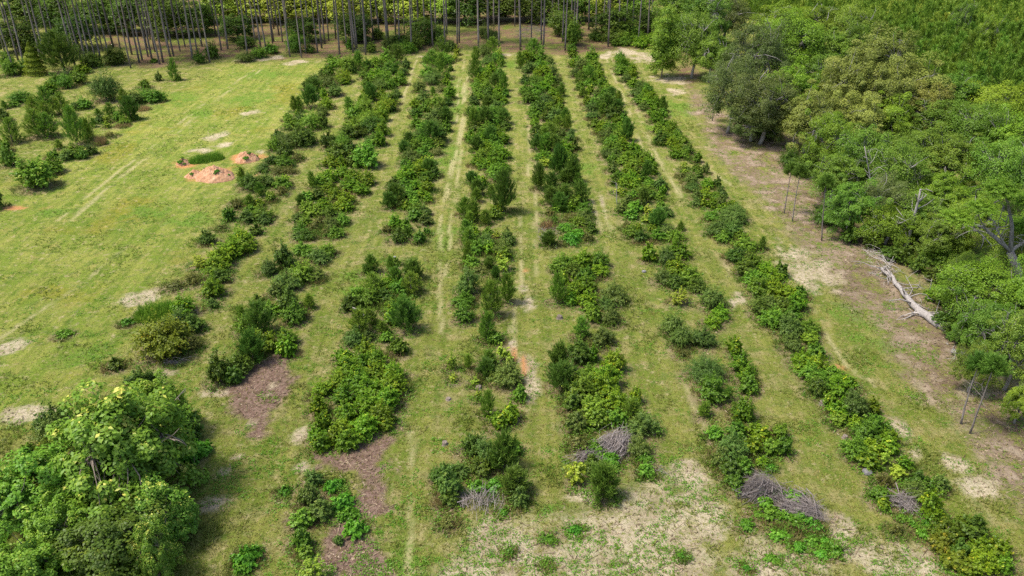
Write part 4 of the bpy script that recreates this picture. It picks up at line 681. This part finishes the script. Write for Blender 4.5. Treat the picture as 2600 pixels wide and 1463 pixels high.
# the broad bright trees at the lower left
NEARM = [tree_meshes('S', 8.0, 8.0, 81 + v, clumps=170, per=170, ll=.28, zc=.5, zr=.48, csz=.082, bark=BARK, fresh=.15) for v in range(2)]
CREAM = [tree_meshes('cream', 8.0, 8.0, 181 + v, clumps=210, per=150, ll=.27, zc=.46, zr=.54, csz=.088, bark=BARK, bare=3, conical=.6, fresh=.30) for v in range(2)]
DARKM = [tree_meshes('D', 6.0, 6.5, 91, clumps=90, per=230, ll=.22, zc=.5, zr=.5, csz=.12)]
for (cx, cy, bw, zc, tall, ms, lab, cat, nm) in (
    (312, 1160, 345, .46, 9.0, CREAM[0], 'tall creamy-tipped pointed tree in the bottom left corner', 'broadleaf tree', 'broadleaf_tree'),
    (392, 1042, 150, .5, 5.2, NEARM[1], 'rounded glossy tree right behind the creamy-tipped tree', 'broadleaf tree', 'broadleaf_tree'),
    (85, 1255, 240, .5, 5.6, NEARM[1], 'wide pale green tree at the left picture edge below the olive bush', 'broadleaf tree', 'broadleaf_tree'),
    (405, 1310, 180, .5, 4.6, CREAM[1], 'glossy yellow-tipped tree below and right of the creamy-tipped tree', 'broadleaf tree', 'broadleaf_tree'),
    (165, 1350, 170, .5, 4.4, NEARM[0], 'mid-green tree with bright tips at the bottom left, below the pale tree', 'broadleaf tree', 'broadleaf_tree'),
    (270, 1400, 240, .5, 4.6, DARKM[0], 'dark green shaded tree low in the bottom left corner', 'dark tree', 'dark_tree'),
    (40, 1475, 210, .5, 5.0, NEARM[1], 'pale green tree top cut by the bottom left frame corner', 'broadleaf tree', 'broadleaf_tree'),
    (385, 1412, 115, .5, 4.4, CREAM[1], 'small bright tree lowest right of the bottom left group', 'broadleaf tree', 'broadleaf_tree')):
    Hh = tall; q, p, a = pxpm(cx, cy, Hh * zc); D = bw * 1.06 / q; base = 8.0 if ms is not DARKM[0] else 6.0
    put_tree(nm, ms, (p[0], p[1], h1(p[0], p[1])), (D / base, D / base, Hh / (8.0 if base == 8 else 6.5)), lab, cat, 'trees in the bottom left corner')
for j, (cx, cy, bw, bh, k, lab) in enumerate(((450, 1085, 110, 90, 'D', 'dark vine-covered bush right of the creamy-tipped tree'), (130, 1090, 90, 80, 'M', 'bluish bush left of the creamy-tipped tree'),
    (130, 1150, 90, 80, 'O', 'olive bush left of the creamy-tipped tree, below the bluish one'), (70, 1135, 50, 60, 'G', 'small bright bush at the left of the olive bush'), (135, 1075, 90, 60, 'D', 'dark bush behind the bluish bush at left'),
    (490, 1090, 50, 60, 'M', 'small bluish bush at the right tip of the left corner group'), (480, 1140, 80, 70, 'V', 'bright ground vine right of the left corner trees'), (515, 1125, 50, 50, 'V', 'small vine patch right of the left corner trees'),
    (465, 1180, 40, 50, 'K', 'clump of tall green grass beside the left corner trees'), (490, 1125, 36, 44, 'K', 'smaller clump of tall grass under the bluish bush'), (480, 1055, 60, 40, 'L', 'lime vines climbing behind the left corner trees'), (440, 1130, 90, 80, 'D', 'dark shaded bush at the right foot of the creamy-tipped tree'))):
    q, p, a = pxpm(cx, cy, .8); D = bw * 1.1 / q; sz = 0 if D < 2 else 1 if D < 3.7 else 2
    (fol, stem), D0, H0 = protos(k, sz)[j % 3]; nm, cat, ph = KIND[k]
    o = link(nm, None if stem else fol, None, (p[0], p[1], h1(p[0], p[1]))); o.scale = (D / D0,) * 2 + (D / D0 * (1.0 if k not in 'VK' else 1.3),)
    if stem: link('foliage', fol, o); link('stem', stem, o)
    o['label'] = lab; o['category'] = cat; o['group'] = 'bushes around the bottom left trees'
# cedar at the pine wood
ced = shrub_meshes('G', 4.0, 8.0, 55, 420, 26, .22, .08, lobes=5)
def cedar_mesh():
    rng = np.random.default_rng(12); n = 15000; z = rng.random(n) ** .8; r = (1 - z) ** .75 * 2.2 * rng.uniform(.6, 1.0, n) * (1 + .2 * np.sin(z * 40 + rng.random(n))); a = rng.uniform(0, 6.28, n)
    P = np.stack((r * np.cos(a), r * np.sin(a), .2 + z * 7.4), 1); NRm = np.stack((np.cos(a), np.sin(a), np.full(n, .5)), 1) + rng.normal(size=(n, 3)) * .5
    return quad_mesh('crown', leaves(P, NRm, .3, .1, rng, D=np.stack((np.cos(a) * .5, np.sin(a) * .5, np.ones(n)), 1)), .5 + rng.normal(size=n) * .2, FM['cedar']), MB().add(tube([(0, 0, -.1), (0, 0, 3), (0, 0, 7)], (.16, .1, .02))).mesh('trunk', BARK)
p, _ = at(93, 190); put_tree('cedar_tree', cedar_mesh(), (p[0], p[1], h1(p[0], p[1])), (1, 1, .82), 'yellow-green cone-shaped cedar at the edge of the pine wood', 'cedar')
# ------------------------------------------------------------------ tall pines of the far wood
TPM = [tall_pine_meshes(500 + i, 23.0 + i * .8) for i in range(4)]
pts = []
for k, s in PINES.items():
    v = [float(a) for a in s.split()]; x0, y0, sc = CROP[k]
    for i in range(0, len(v), 2): pts.append((x0 + v[i] / sc, y0 + v[i + 1] / sc))
wp = [at(*p)[0] for p in pts]; rng = np.random.default_rng(77); tries = 0
edge = np.array([(at(x_, y_)[0][:2]) for x_, y_ in ((-500, 260), (0, 150), (330, 130), (560, 110), (1000, 95), (1150, 20), (1420, 20), (1480, 70), (1640, 60))])
while len(wp) < 268 and tries < 9000:
    tries += 1; y = rng.uniform(150, 300); x = rng.uniform(-.66, .18) * (y + 12); px, py = proj(x, y, 0)
    ye = np.interp(x, edge[:, 0], edge[:, 1])
    if y < ye + 2 or px > 1660 or px < -160: continue
    if min((x - a[0]) ** 2 + (y - a[1]) ** 2 for a in wp) < 2.6 ** 2: continue
    wp.append(np.array((x, y, 0)))
bands = {}
def band(p):
    px, py = proj(p[0], p[1], 0); f = np.interp(px, (0, 300, 600, 1000, 1300, 1650), (190, 165, 148, 135, 118, 112)); d = p[1] - at(px, f)[0][1]
    return min(7, max(0, int((d + 3) // 12)))
for i, p in enumerate(wp): bands.setdefault(band(p), []).append(i)
for bnd, ids in bands.items():
    ids.sort(key=lambda i: wp[i][0] / wp[i][1])
    for n, i in enumerate(ids):
        p = wp[i]; s_ = random.uniform(.88, 1.1); th = random.uniform(.75, 1.15)
        put_tree('pine_tree', random.choice(TPM), (p[0], p[1], h1(p[0], p[1])), (th, th, s_),
                 (f'tall bare-trunked pine on the field edge, {ordinal(n + 1)} trunk from the left' if bnd == 0 else f'slim pine trunk, {ordinal(n + 1)} from the left in the {ordinal(bnd + 1)} depth of the wood'), 'pine tree', 'tall pines of the far wood')
# thicket behind the pines
bc = {}; TB = {'d': [tree_meshes('D', 7, 8, 600 + i, clumps=60, per=120, ll=.34, zc=.5, zr=.48) for i in range(2)], 'g': [tree_meshes('G', 7, 8, 610, clumps=60, per=120, ll=.34, zc=.5, zr=.48)], 'b': [tree_meshes('Y', 7, 8, 620 + i, clumps=60, per=120, ll=.34, zc=.5, zr=.48) for i in range(2)]}
BN = {'d': 'dark green thicket tree', 'g': 'mid-green thicket tree', 'b': 'sunlit yellow-green thicket tree'}  # sunlight on the far thicket is put into its paler leaf colour
for e in sorted(BACK.strip().replace('\n', ';').split(';'), key=lambda e: float(e.split()[0])):
    cx, cy, bw, bh, k = e.split(); Hh = 7.0
    q, p, a = pxpm(float(cx), float(cy), 2.6); D = float(bw) * 1.05 / q; Hh = min(D * .8, 8.5)
    bc[k] = bc.get(k, 0) + 1
    put_tree('thicket_tree', random.choice(TB[k]), (p[0], p[1], h1(p[0], p[1]) - .4), (D / 7, D / 7, Hh / 8), f'{BN[k]}, {ordinal(bc[k])} of its shade from the left behind the pine trunks', 'thicket tree', 'thicket behind the pine trunks')
rng = np.random.default_rng(99); far = []
for i in range(46):
    y = 268 + 30 * rng.random() + (i % 3) * 14; x = -190 + 250 * (i / 46) + rng.normal() * 2
    far.append((x, y))
for n, (x, y) in enumerate(far):
    k = 'b' if -75 < x < 20 else 'd'; s_ = rng.uniform(1.0, 1.45)
    put_tree('background_tree', random.choice(TB[k]), (x, y, -.3), (s_, s_, s_ * 1.25), f'leafy tree beyond the pine wood, {ordinal(n + 1)} from the left', 'background tree', 'trees beyond the pine wood')
# ------------------------------------------------------------------ planted young pines, upper right
PLM = [pine_meshes('P', 2.3, 6.4, 700 + i, 11, nd=.46, dens=.6) for i in range(4)]
PLF = [pine_meshes('P', 2.3, 6.4, 720 + i, 9, nd=.5, dens=.40)[0] for i in range(3)]
reg = [(1600, -300), (1620, -40), (1850, 0), (1990, 15), (2110, 40), (2210, 80), (2260, 120), (2330, 165), (2420, 210), (2520, 235), (2800, 330), (3200, 330), (3000, -300)]
reg = np.array(reg, float); cand = []
rng = np.random.default_rng(15)
for r_ in range(90):
    for s_ in range(120):
        x = 30 + r_ * 2.9 + rng.normal() * .3; y = 95 + s_ * 2.3 + rng.normal() * .35
        px, py = proj(x, y, 4.5)
        if px > 2760: continue
        if sdist(reg, np.array([px]), np.array([py]))[0] < 0 and rng.random() > .04: cand.append((y, x, r_))
cand.sort()
if True:
    near, rest = cand[:290], cand[290:]
    rows = {}
    for y, x, r_ in near: rows.setdefault(r_, []).append((y, x))
    for ri, r_ in enumerate(sorted(rows)):
        for n, (y, x) in enumerate(rows[r_]):
            s_ = random.uniform(.8, 1.2); o = put_tree('planted_pine', random.choice(PLM), (x, y, h1(x, y)), (s_, s_, s_ * random.uniform(.9, 1.1)),
                f'planted young pine, {ordinal(n + 1)} from the front in {ordinal(ri + 1)} plantation row from the left', 'planted pine', 'nearest planted pines behind the oaks')
    VV = []; TT = []
    base = []
    for m_ in PLF:
        v = np.empty(len(m_.vertices) * 3, np.float32); m_.vertices.foreach_get('co', v); tt = np.empty(len(m_.polygons), np.float32); m_.attributes['tint'].data.foreach_get('value', tt); base.append((v.reshape(-1, 3), tt))
    for y, x, r_ in rest:
        v, tt = base[rng.integers(0, 3)]; a = rng.uniform(0, 6.28); s_ = rng.uniform(.7, 1.25); ca, sa_ = math.cos(a) * s_, math.sin(a) * s_
        VV.append(np.stack((v[:, 0] * ca - v[:, 1] * sa_ + x, v[:, 0] * sa_ + v[:, 1] * ca + y, v[:, 2] * s_), 1)); TT.append(tt + rng.normal() * .22)
    link('young_pine_plantation', quad_mesh('young_pine_plantation', np.concatenate(VV), np.concatenate(TT), FM['P']), kind='stuff', label='dense plantation of young pines reaching back beyond the oaks', category='plantation')
for m_ in PLF: bpy.data.meshes.remove(m_)
for j, (cx, cy, kd, sc, lab) in enumerate(((2515, 60, 'bri', .55, 'yellow-green taller tree standing up out of the pine plantation'), (2450, 30, 'oak', .6, 'round dark tree standing in the pine plantation'))):
    q, p, a = pxpm(cx, cy, 8); put_tree('plantation_tree', TP[kd][0], (p[0], p[1], 0), (sc, sc, 1.0), lab, 'tree')
# ------------------------------------------------------------------ dead trees, poles, logs, brush, mounds
def px_pole(bx, by, tx, ty):
    """a leaning stem from its foot to its top, both seen in the photograph, leaning only sideways"""
    b, _ = at(bx, by); d = ray(tx, ty); t_ = b[1] / d[1]; top = np.array((0, 0, CAM_H)) + d * t_; return b, top
def pole(name, bx, by, tx, ty, r, lab, mat=PINEB, stubs=6, extra=1.0, cat='dead pole', group=None):
    b, top = px_pole(bx, by, tx, ty); rng = np.random.default_rng(int(bx)); L = (top - b) * extra
    o = link(name, None, None, b); o.empty_display_size = .4; mb = MB(); pts_ = curve_pts((0, 0, -.2), L, 7, .01, rng); mb.add(tube(pts_, np.linspace(r, r * .4, 7), 7)); link('trunk', mb.mesh('trunk', mat), o)
    for j in range(stubs):
        f = rng.uniform(.35, 1.0); p0 = L * f; dd = unit(rng.normal(size=3) * (1, 1, .3) + (0, 0, .75)); q = rng.uniform(.5, 1.5) * (1 + r * 5)
        link('branch', MB().add(tube(curve_pts(p0, p0 + dd * q, 3, .12, rng), (r * .3, r * .2, r * .08), 4)).mesh('branch', mat), o)
    o['label'] = lab; o['category'] = cat
    if group: o['group'] = group
    return o, b, L
G_ = 'thin bare pine poles along the oak wood'
def snag(bx, by, tx, ty, lab, extra=1.0):
    o, b, L = pole('thin_pine', bx, by, tx, ty, .085, lab, PINEB, 5, extra, 'thin pine', G_)
    (fol, _), D0, H0 = protos('Q', 0)[0]; f = link('crown', fol, o, tuple(L * .93)); f.scale = (1.2, 1.2, .8)
snag(1991, 544, 2008, 440, 'left of two thin bare-stemmed pines on the brown soil before the oaks')
snag(2012, 564, 2031, 445, 'right of two thin bare-stemmed pines on the brown soil before the oaks')
snag(2087, 612, 2096, 470, 'thin bare-stemmed pine at the oak edge, right of the pair of thin pines')
snag(2440, 1078, 2482, 935, 'thinner leaning pine stem at the lower right below the short log')
snag(2462, 1102, 2520, 940, 'thicker leaning pine stem at the lower right below the short log')
snag(1809, 308, 1814, 262, 'small thin-stemmed pine under the grey-green live oak')
pole('dead_tree', 2232, 560, 2195, 372, .11, 'pale dead tree with bare twigs among the oaks', DEADW, 22, 1.0, 'dead tree')
pole('dead_tree', 2297, 640, 2338, 480, .24, 'leaning dead grey trunk in the oak wood', GREYB, 8, 1.0, 'dead tree')
pole('dead_sapling', 1125, 113, 1115, 92, .10, 'short pale leaning dead stem at the far end of the third row', DEADW, 0, 1.0, 'dead stem')
pole('white_sapling', 1567, 520, 1566, 470, .06, 'slender white-barked sapling at the left edge of sixth row', DEADW, 5, 1.1, 'sapling')
pole('dead_sapling', 2360, 745, 2366, 708, .09, 'pale broken stem in the shade behind the fallen log', DEADW, 2, 1.0, 'dead stem')
pole('dead_sapling', 2375, 800, 2388, 758, .05, 'thin leaning dead stem in the shade right of the fallen log', DEADW, 1, 1.0, 'dead stem')
# the big forked grey tree at the right
b, top = px_pole(2568, 760, 2565, 640); rng = np.random.default_rng(3); o = link('forked_tree', None, None, b); tl = top - b; mb = MB()
mb.add(tube(curve_pts((0, 0, -.2), tl, 5, .04, rng), np.linspace(.48, .34, 5), 9)); link('trunk', mb.mesh('trunk', GREYB), o)
for (tx, ty, r0) in ((2432, 560, .20), (2545, 480, .22), (2525, 560, .11), (2620, 600, .22), (2480, 500, .09)):
    d = ray(tx, ty); e = np.array((0, 0, CAM_H)) + d * (b[1] / d[1]) - b; e[1] += rng.normal() * .8
    m2 = MB().add(tube(curve_pts(tl, e, 7, .07, rng), np.linspace(r0, r0 * .3, 7), 7))
    for j in range(11):
        f = rng.uniform(.4, 1); p0 = tl * (1 - f) + e * f; m2.add(tube(curve_pts(p0, p0 + unit(rng.normal(size=3) + (0, 0, .3)) * rng.uniform(.8, 2), 4, .12, rng), (.06, .045, .03, .012), 4))
    link('limb', m2.mesh('limb', GREYB), o)
for j, (tx, ty, D) in enumerate(((2440, 545, 3.4), (2535, 470, 4.2), (2590, 560, 3.6), (2500, 520, 3.0), (2610, 500, 4.0))):
    d = ray(tx, ty); e = np.array((0, 0, CAM_H)) + d * ((b[1] + (j % 3 - 1) * 1.4) / d[1]) - b; (fol, _), D0, H0 = protos('G', 2)[j % 3]
    c_ = link('crown', fol, o, tuple(e - (0, 0, D * .3))); c_.scale = (D / D0, D / D0, D / D0 * .6)
o['label'] = 'big forked tree with lichen-grey bare limbs at the right edge'; o['category'] = 'forked tree'
# fallen logs
def fallen(ptspx, rad, lab, nb, seed, name='fallen_log', blen=(1, 3)):
    rng = np.random.default_rng(seed); P = [at(px, py, .35)[0] for px, py in ptspx]; b = P[-1].copy(); b[2] = 0
    P = np.array(P) - b; P[:, 2] = np.linspace(.45, .34, len(P)) ; P[:, 2] = np.maximum(P[:, 2], np.array(rad) * .85)
    kk = np.linspace(0, len(P) - 1, 16); PP = np.stack([np.interp(kk, np.arange(len(P)), P[:, j]) for j in range(3)], 1); rr = np.interp(kk, np.arange(len(P)), rad) * rng.uniform(.8, 1.15, 16); PP[1:-1] += rng.normal(size=(14, 3)) * (.07, .07, .03)
    o = link(name, MB().add(tube(PP, rr, 10)).mesh(name, DEADW), None, b, label=lab, category='fallen log')
    for j in range(nb):
        f = rng.uniform(0, .75); i = int(f * 15); p0 = PP[i]; d = unit(rng.normal(size=3) * (1, 1, .35) + (0, 0, .12)); q = rng.uniform(*blen)
        e = p0 + d * q; e[2] = max(e[2], .08); m2 = MB().add(tube(curve_pts(p0, e, 5, .12, rng), np.linspace(rr[i] * .35, .02, 5), 5))
        for s_ in range(2):
            f2 = rng.uniform(.4, .9); p1 = p0 * (1 - f2) + e * f2; e2 = p1 + unit(rng.normal(size=3) + d) * q * .4; e2[2] = max(e2[2], .05); m2.add(tube(curve_pts(p1, e2, 3, .1, rng), (.035, .025, .012), 4))
        link('branch', m2.mesh('branch', DEADW), o)
    return o
fallen([(2238, 683), (2266, 705), (2294, 747), (2329, 785), (2368, 813), (2410, 836)], [.14, .2, .25, .32, .42, .46], 'long bleached fallen log with broken branches along the oak edge', 24, 4, 'fallen_log', (1.4, 4.0))
fallen([(2416, 892), (2465, 905), (2525, 930)], [.22, .26, .32], 'shorter weathered log at the oak edge below the long fallen log', 5, 5)
fallen([(895, 785), (928, 799)], [.08, .12], 'short pale log lying at the left of the third row', 1, 6, 'short_log', (.4, .8))
def sticks(name, cx, cy, rx, ry, n, seed, lab, flow, h=1.0, ln=(1.2, 2.8), mat=TWIG):
    rng = np.random.default_rng(seed); q, p, a = pxpm(cx, cy, h * .4); RX, RY = rx / q, ry / (q * math.sin(a)); mb = MB(); kn = rng.uniform(-.7, .7, (4, 2)); kf = flow + rng.normal(size=4) * .5
    for i in range(n):
        x, y = rng.uniform(-1, 1, 2); 
        if x * x + y * y > 1: continue
        z = h * (1 - x * x - y * y) * rng.uniform(.2, 1.0) + .05; kj = int(np.argmin((kn[:, 0] - x) ** 2 + (kn[:, 1] - y) ** 2)); z *= .55 + .45 * ((kj * 7 + seed) % 3) / 2; th = kf[kj] + rng.normal() * (.28 if i % 4 else 1.2); L = rng.uniform(*ln) * (.6 if i % 3 else 1.15); d = np.array((math.cos(th), math.sin(th), rng.normal() * .16))
        c0 = np.array((x * RX, y * RY, z)); e0 = c0 - d * L / 2; e1 = c0 + d * L / 2; e0[2] = max(e0[2], .03); e1[2] = max(e1[2], .03)
        r0 = rng.uniform(.007, .02) * (2.6 if i % 13 == 0 else 1); mb.add(tube(curve_pts(e0, e1, 4, .10, rng), (r0, r0 * .9, r0 * .6, r0 * .25), 4))
    p[2] = h1(p[0], p[1]); link(name, mb.mesh(name, mat, False), None, p, label=lab, category='brush pile')
sticks('brush_pile', 1568, 1118, 44, 24, 620, 1, 'big grey heap of cut brush in the fifth row', .75, 1.5)
sticks('brush_pile', 1500, 1158, 30, 18, 160, 2, 'low heap of grey sticks left of the big fifth-row heap', .4, .6)
sticks('brush_pile', 1938, 1234, 42, 26, 620, 3, 'arched heap of grey brush above the near end of sixth row', .5, 1.5)
sticks('brush_pile', 2038, 1288, 46, 24, 620, 4, 'second heap of grey brush at the near end of sixth row', -.45, 1.3)
sticks('brush_pile', 2300, 1270, 30, 18, 200, 5, 'thin heap of dead twigs in the last row before the oaks', 0, 1.0)
sticks('brush_pile', 1215, 1258, 62, 16, 160, 6, 'tangled brown branches at the near end of the fourth row', 1.1, 1.2)
sticks('brush_pile', 1350, 77, 40, 16, 300, 7, 'dark brush heap between the pine trunks', .6, 2.0, (2, 5))
sticks('brush_pile', 2232, 655, 26, 30, 90, 8, 'broken dead branches at the thin end of the fallen log', 1.8, 1.6, (1, 2.6), DEADW)
sticks('brush_pile', 1390, 590, 26, 26, 80, 9, 'dry tangled canes at the left edge of fifth row', 1.9, .8)
sticks('brush_pile', 918, 125, 16, 6, 60, 10, 'small dark stick heap at the pine wood edge', .3, .9, (1, 2.4))
sticks('brush_pile', 1555, 104, 14, 8, 60, 11, 'small brush heap at the wood edge beside the track', .9, 1.2, (1, 2.4))
sticks('brush_pile', 450, 914, 24, 5, 40, 12, 'few grey sticks lying in front of the wide olive bush', .1, .3, (.8, 2))
sticks('brush_pile', 1680, 1195, 26, 14, 30, 13, 'scattered thin sticks right of the big fifth-row heap', -.6, .15, (.8, 2))
# dirt mounds
def mound_mat():
    m, t, out = new_mat('red_clay'); g = N(t, 'ShaderNodeTexCoord'); n = N(t, 'ShaderNodeTexNoise'); n.inputs['Scale'].default_value = 1.6; n.inputs['Detail'].default_value = 7; n.inputs['Roughness'].default_value = .65
    t.links.new(g.outputs['Object'], n.inputs[0]); r = N(t, 'ShaderNodeMapRange'); t.links.new(n.outputs[0], r.inputs[0]); r.inputs[1].default_value = .35; r.inputs[2].default_value = .65
    c = mixc(t, (.34, .15, .07), (.47, .28, .16), r.outputs[0]); b = N(t, 'ShaderNodeBsdfPrincipled'); b.inputs['Roughness'].default_value = .95
    bp = N(t, 'ShaderNodeBump'); bp.inputs['Distance'].default_value = .12; t.links.new(n.outputs[0], bp.inputs['Height']); t.links.new(bp.outputs[0], b.inputs['Normal'])
    t.links.new(c, b.inputs['Base Color']); t.links.new(b.outputs[0], out.inputs[0]); return m
CLAY = mound_mat()
def mound(cx, cy, bw, Hm, seed, lab, tufts=7, second=None):
    q, p, a = pxpm(cx, cy, Hm * .4); RX = bw / q / 2; RY = RX * .8; n = 90; g = np.linspace(-1.15, 1.15, n); U, V_ = np.meshgrid(g, g)
    r = np.sqrt(U ** 2 + V_ ** 2) + (fbm(U * 2 + seed, V_ * 2, seed, 3) - .5) * .35
    Zm = Hm * np.clip(1 - r, 0, 1) ** .8 * (1 + .5 * (fbm(U * 4, V_ * 4 + seed, seed + 5, 4) - .5)) 
    if second: Zm = np.maximum(Zm, second[2] * np.clip(1 - np.sqrt(((U - second[0]) / second[3]) ** 2 + ((V_ - second[1]) / second[3]) ** 2), 0, 1) ** .8)
    Zm += .10 * (fbm(U * 12, V_ * 12, seed + 9, 3) - .5) * (Zm > .05) - .07
    v = np.stack((U * RX, V_ * RY, Zm), -1).reshape(-1, 3); i2 = (np.arange(n - 1)[:, None] * n + np.arange(n - 1)).ravel()
    f = [(int(i), int(i + 1), int(i + n + 1), int(i + n)) for i in i2]
    me_ = bpy.data.meshes.new('dirt_mound'); me_.from_pydata(v.tolist(), [], f); me_.materials.append(CLAY); me_.update()
    p[2] = h1(p[0], p[1]); o = link('dirt_mound', me_, None, p, label=lab, category='dirt mound', group='clay heaps in the meadow')
    rng = np.random.default_rng(seed); (fol, _), D0, H0 = protos('V', 0)[0]
    for j in range(tufts):
        i = rng.integers(0, n), rng.integers(0, n)
        if Zm[i] < .15: continue
        k = link('tuft', fol, o, (U[i] * RX, V_[i] * RY, Zm[i] - .05)); s_ = rng.uniform(.25, .6); k.scale = (s_, s_, s_ * .9)
mound(545, 436, 100, 1.9, 2, 'largest orange clay mound in the meadow', 9, None)
mound(495, 440, 56, 1.0, 3, 'small orange clay heap joined to the left of the largest mound', 6)
mound(626, 395, 66, 1.5, 4, 'pinkish clay mound behind the largest one', 8)
mound(464, 408, 40, 1.0, 5, 'weathered grassy clay heap left of the tall grass', 12)
for j, (cx, cy, bw, lab) in enumerate(((520, 399, 46, 'taller dark green grass patch between the clay mounds'), (548, 396, 34, 'ragged grass patch at the right of the taller one between the clay mounds'), (498, 404, 30, 'short grass patch at the left of the clay mounds'))):
    q, p, a = pxpm(cx, cy, .4); (fol, _), D0, H0 = protos('K', 1)[j]; D = bw / q; o = link('tall_grass_clump', fol, None, (p[0], p[1], h1(p[0], p[1])), label=lab, category='grass clump'); o.scale = (D / D0 * 1.2, D / D0 * 1.2, .9)
# stumps and stones
def stump(cx, cy, lab, D=.5, H=.35, mat=BARK):
    rng = np.random.default_rng(int(cx)); p, _ = at(cx, cy); k = 14; mb = MB(); V = []; F = []
    prof = ((1.45, -.05), (1.1, .12), (.95, .6), (.9, 1.0), (.6, .97), (.0, .93)); ph = rng.uniform(.85, 1.15, k)
    for r_, z in prof:
        for j in range(k): V.append((D / 2 * r_ * ph[j] * math.cos(6.283 * j / k), D / 2 * r_ * ph[j] * math.sin(6.283 * j / k), H * z * (1 + .15 * (ph[j] - 1))))
    for i in range(len(prof) - 1):
        for j in range(k): F.append((i * k + j, i * k + (j + 1) % k, (i + 1) * k + (j + 1) % k, (i + 1) * k + j))
    p[2] = h1(p[0], p[1]); link('tree_stump', mb.add((V, F)).mesh('tree_stump', mat), None, p, label=lab, category='stump', group='old stumps in the lanes')
stump(1130, 1129, 'grey tree stump in the lane left of the fourth row near end', .42, .25)
stump(1139, 1015, 'low stump right of the vine thicket in third row lane', .4, .15)
stump(1216, 986, 'small stump beside the pale saplings of fourth row', .45, .25)
stump(1421, 807, 'dark stump in the gap of the fifth row', .5, .3, BARK)
stump(2088, 1028, 'dark stump at left edge of last row', .5, .3, BARK)
stump(2145, 1114, 'small dark stump at the left of the last row', .35, .25, BARK)
def stone(cx, cy, D, lab):
    import bmesh
    bm = bmesh.new(); bmesh.ops.create_icosphere(bm, subdivisions=3, radius=D / 2)
    for v in bm.verts: v.co *= 1 + .35 * (float(fbm(np.array([v.co.x * 4 + cx]), np.array([v.co.y * 4 + v.co.z * 3]), 4, 3)[0]) - .5); v.co.z *= .7
    me_ = bpy.data.meshes.new('stone'); bm.to_mesh(me_); bm.free(); me_.materials.append(STONE); p, _ = at(cx, cy); p[2] = h1(p[0], p[1]) + D * .1; link('stone', me_, None, p, label=lab, category='stone')
stone(2201, 1201, .7, 'pale round stone beside dead twigs in the last row')
stone(1635, 690, .5, 'pale stone at the left edge of sixth row')
stone(1002, 652, .35, 'small pale stone in the bare gap of third row')
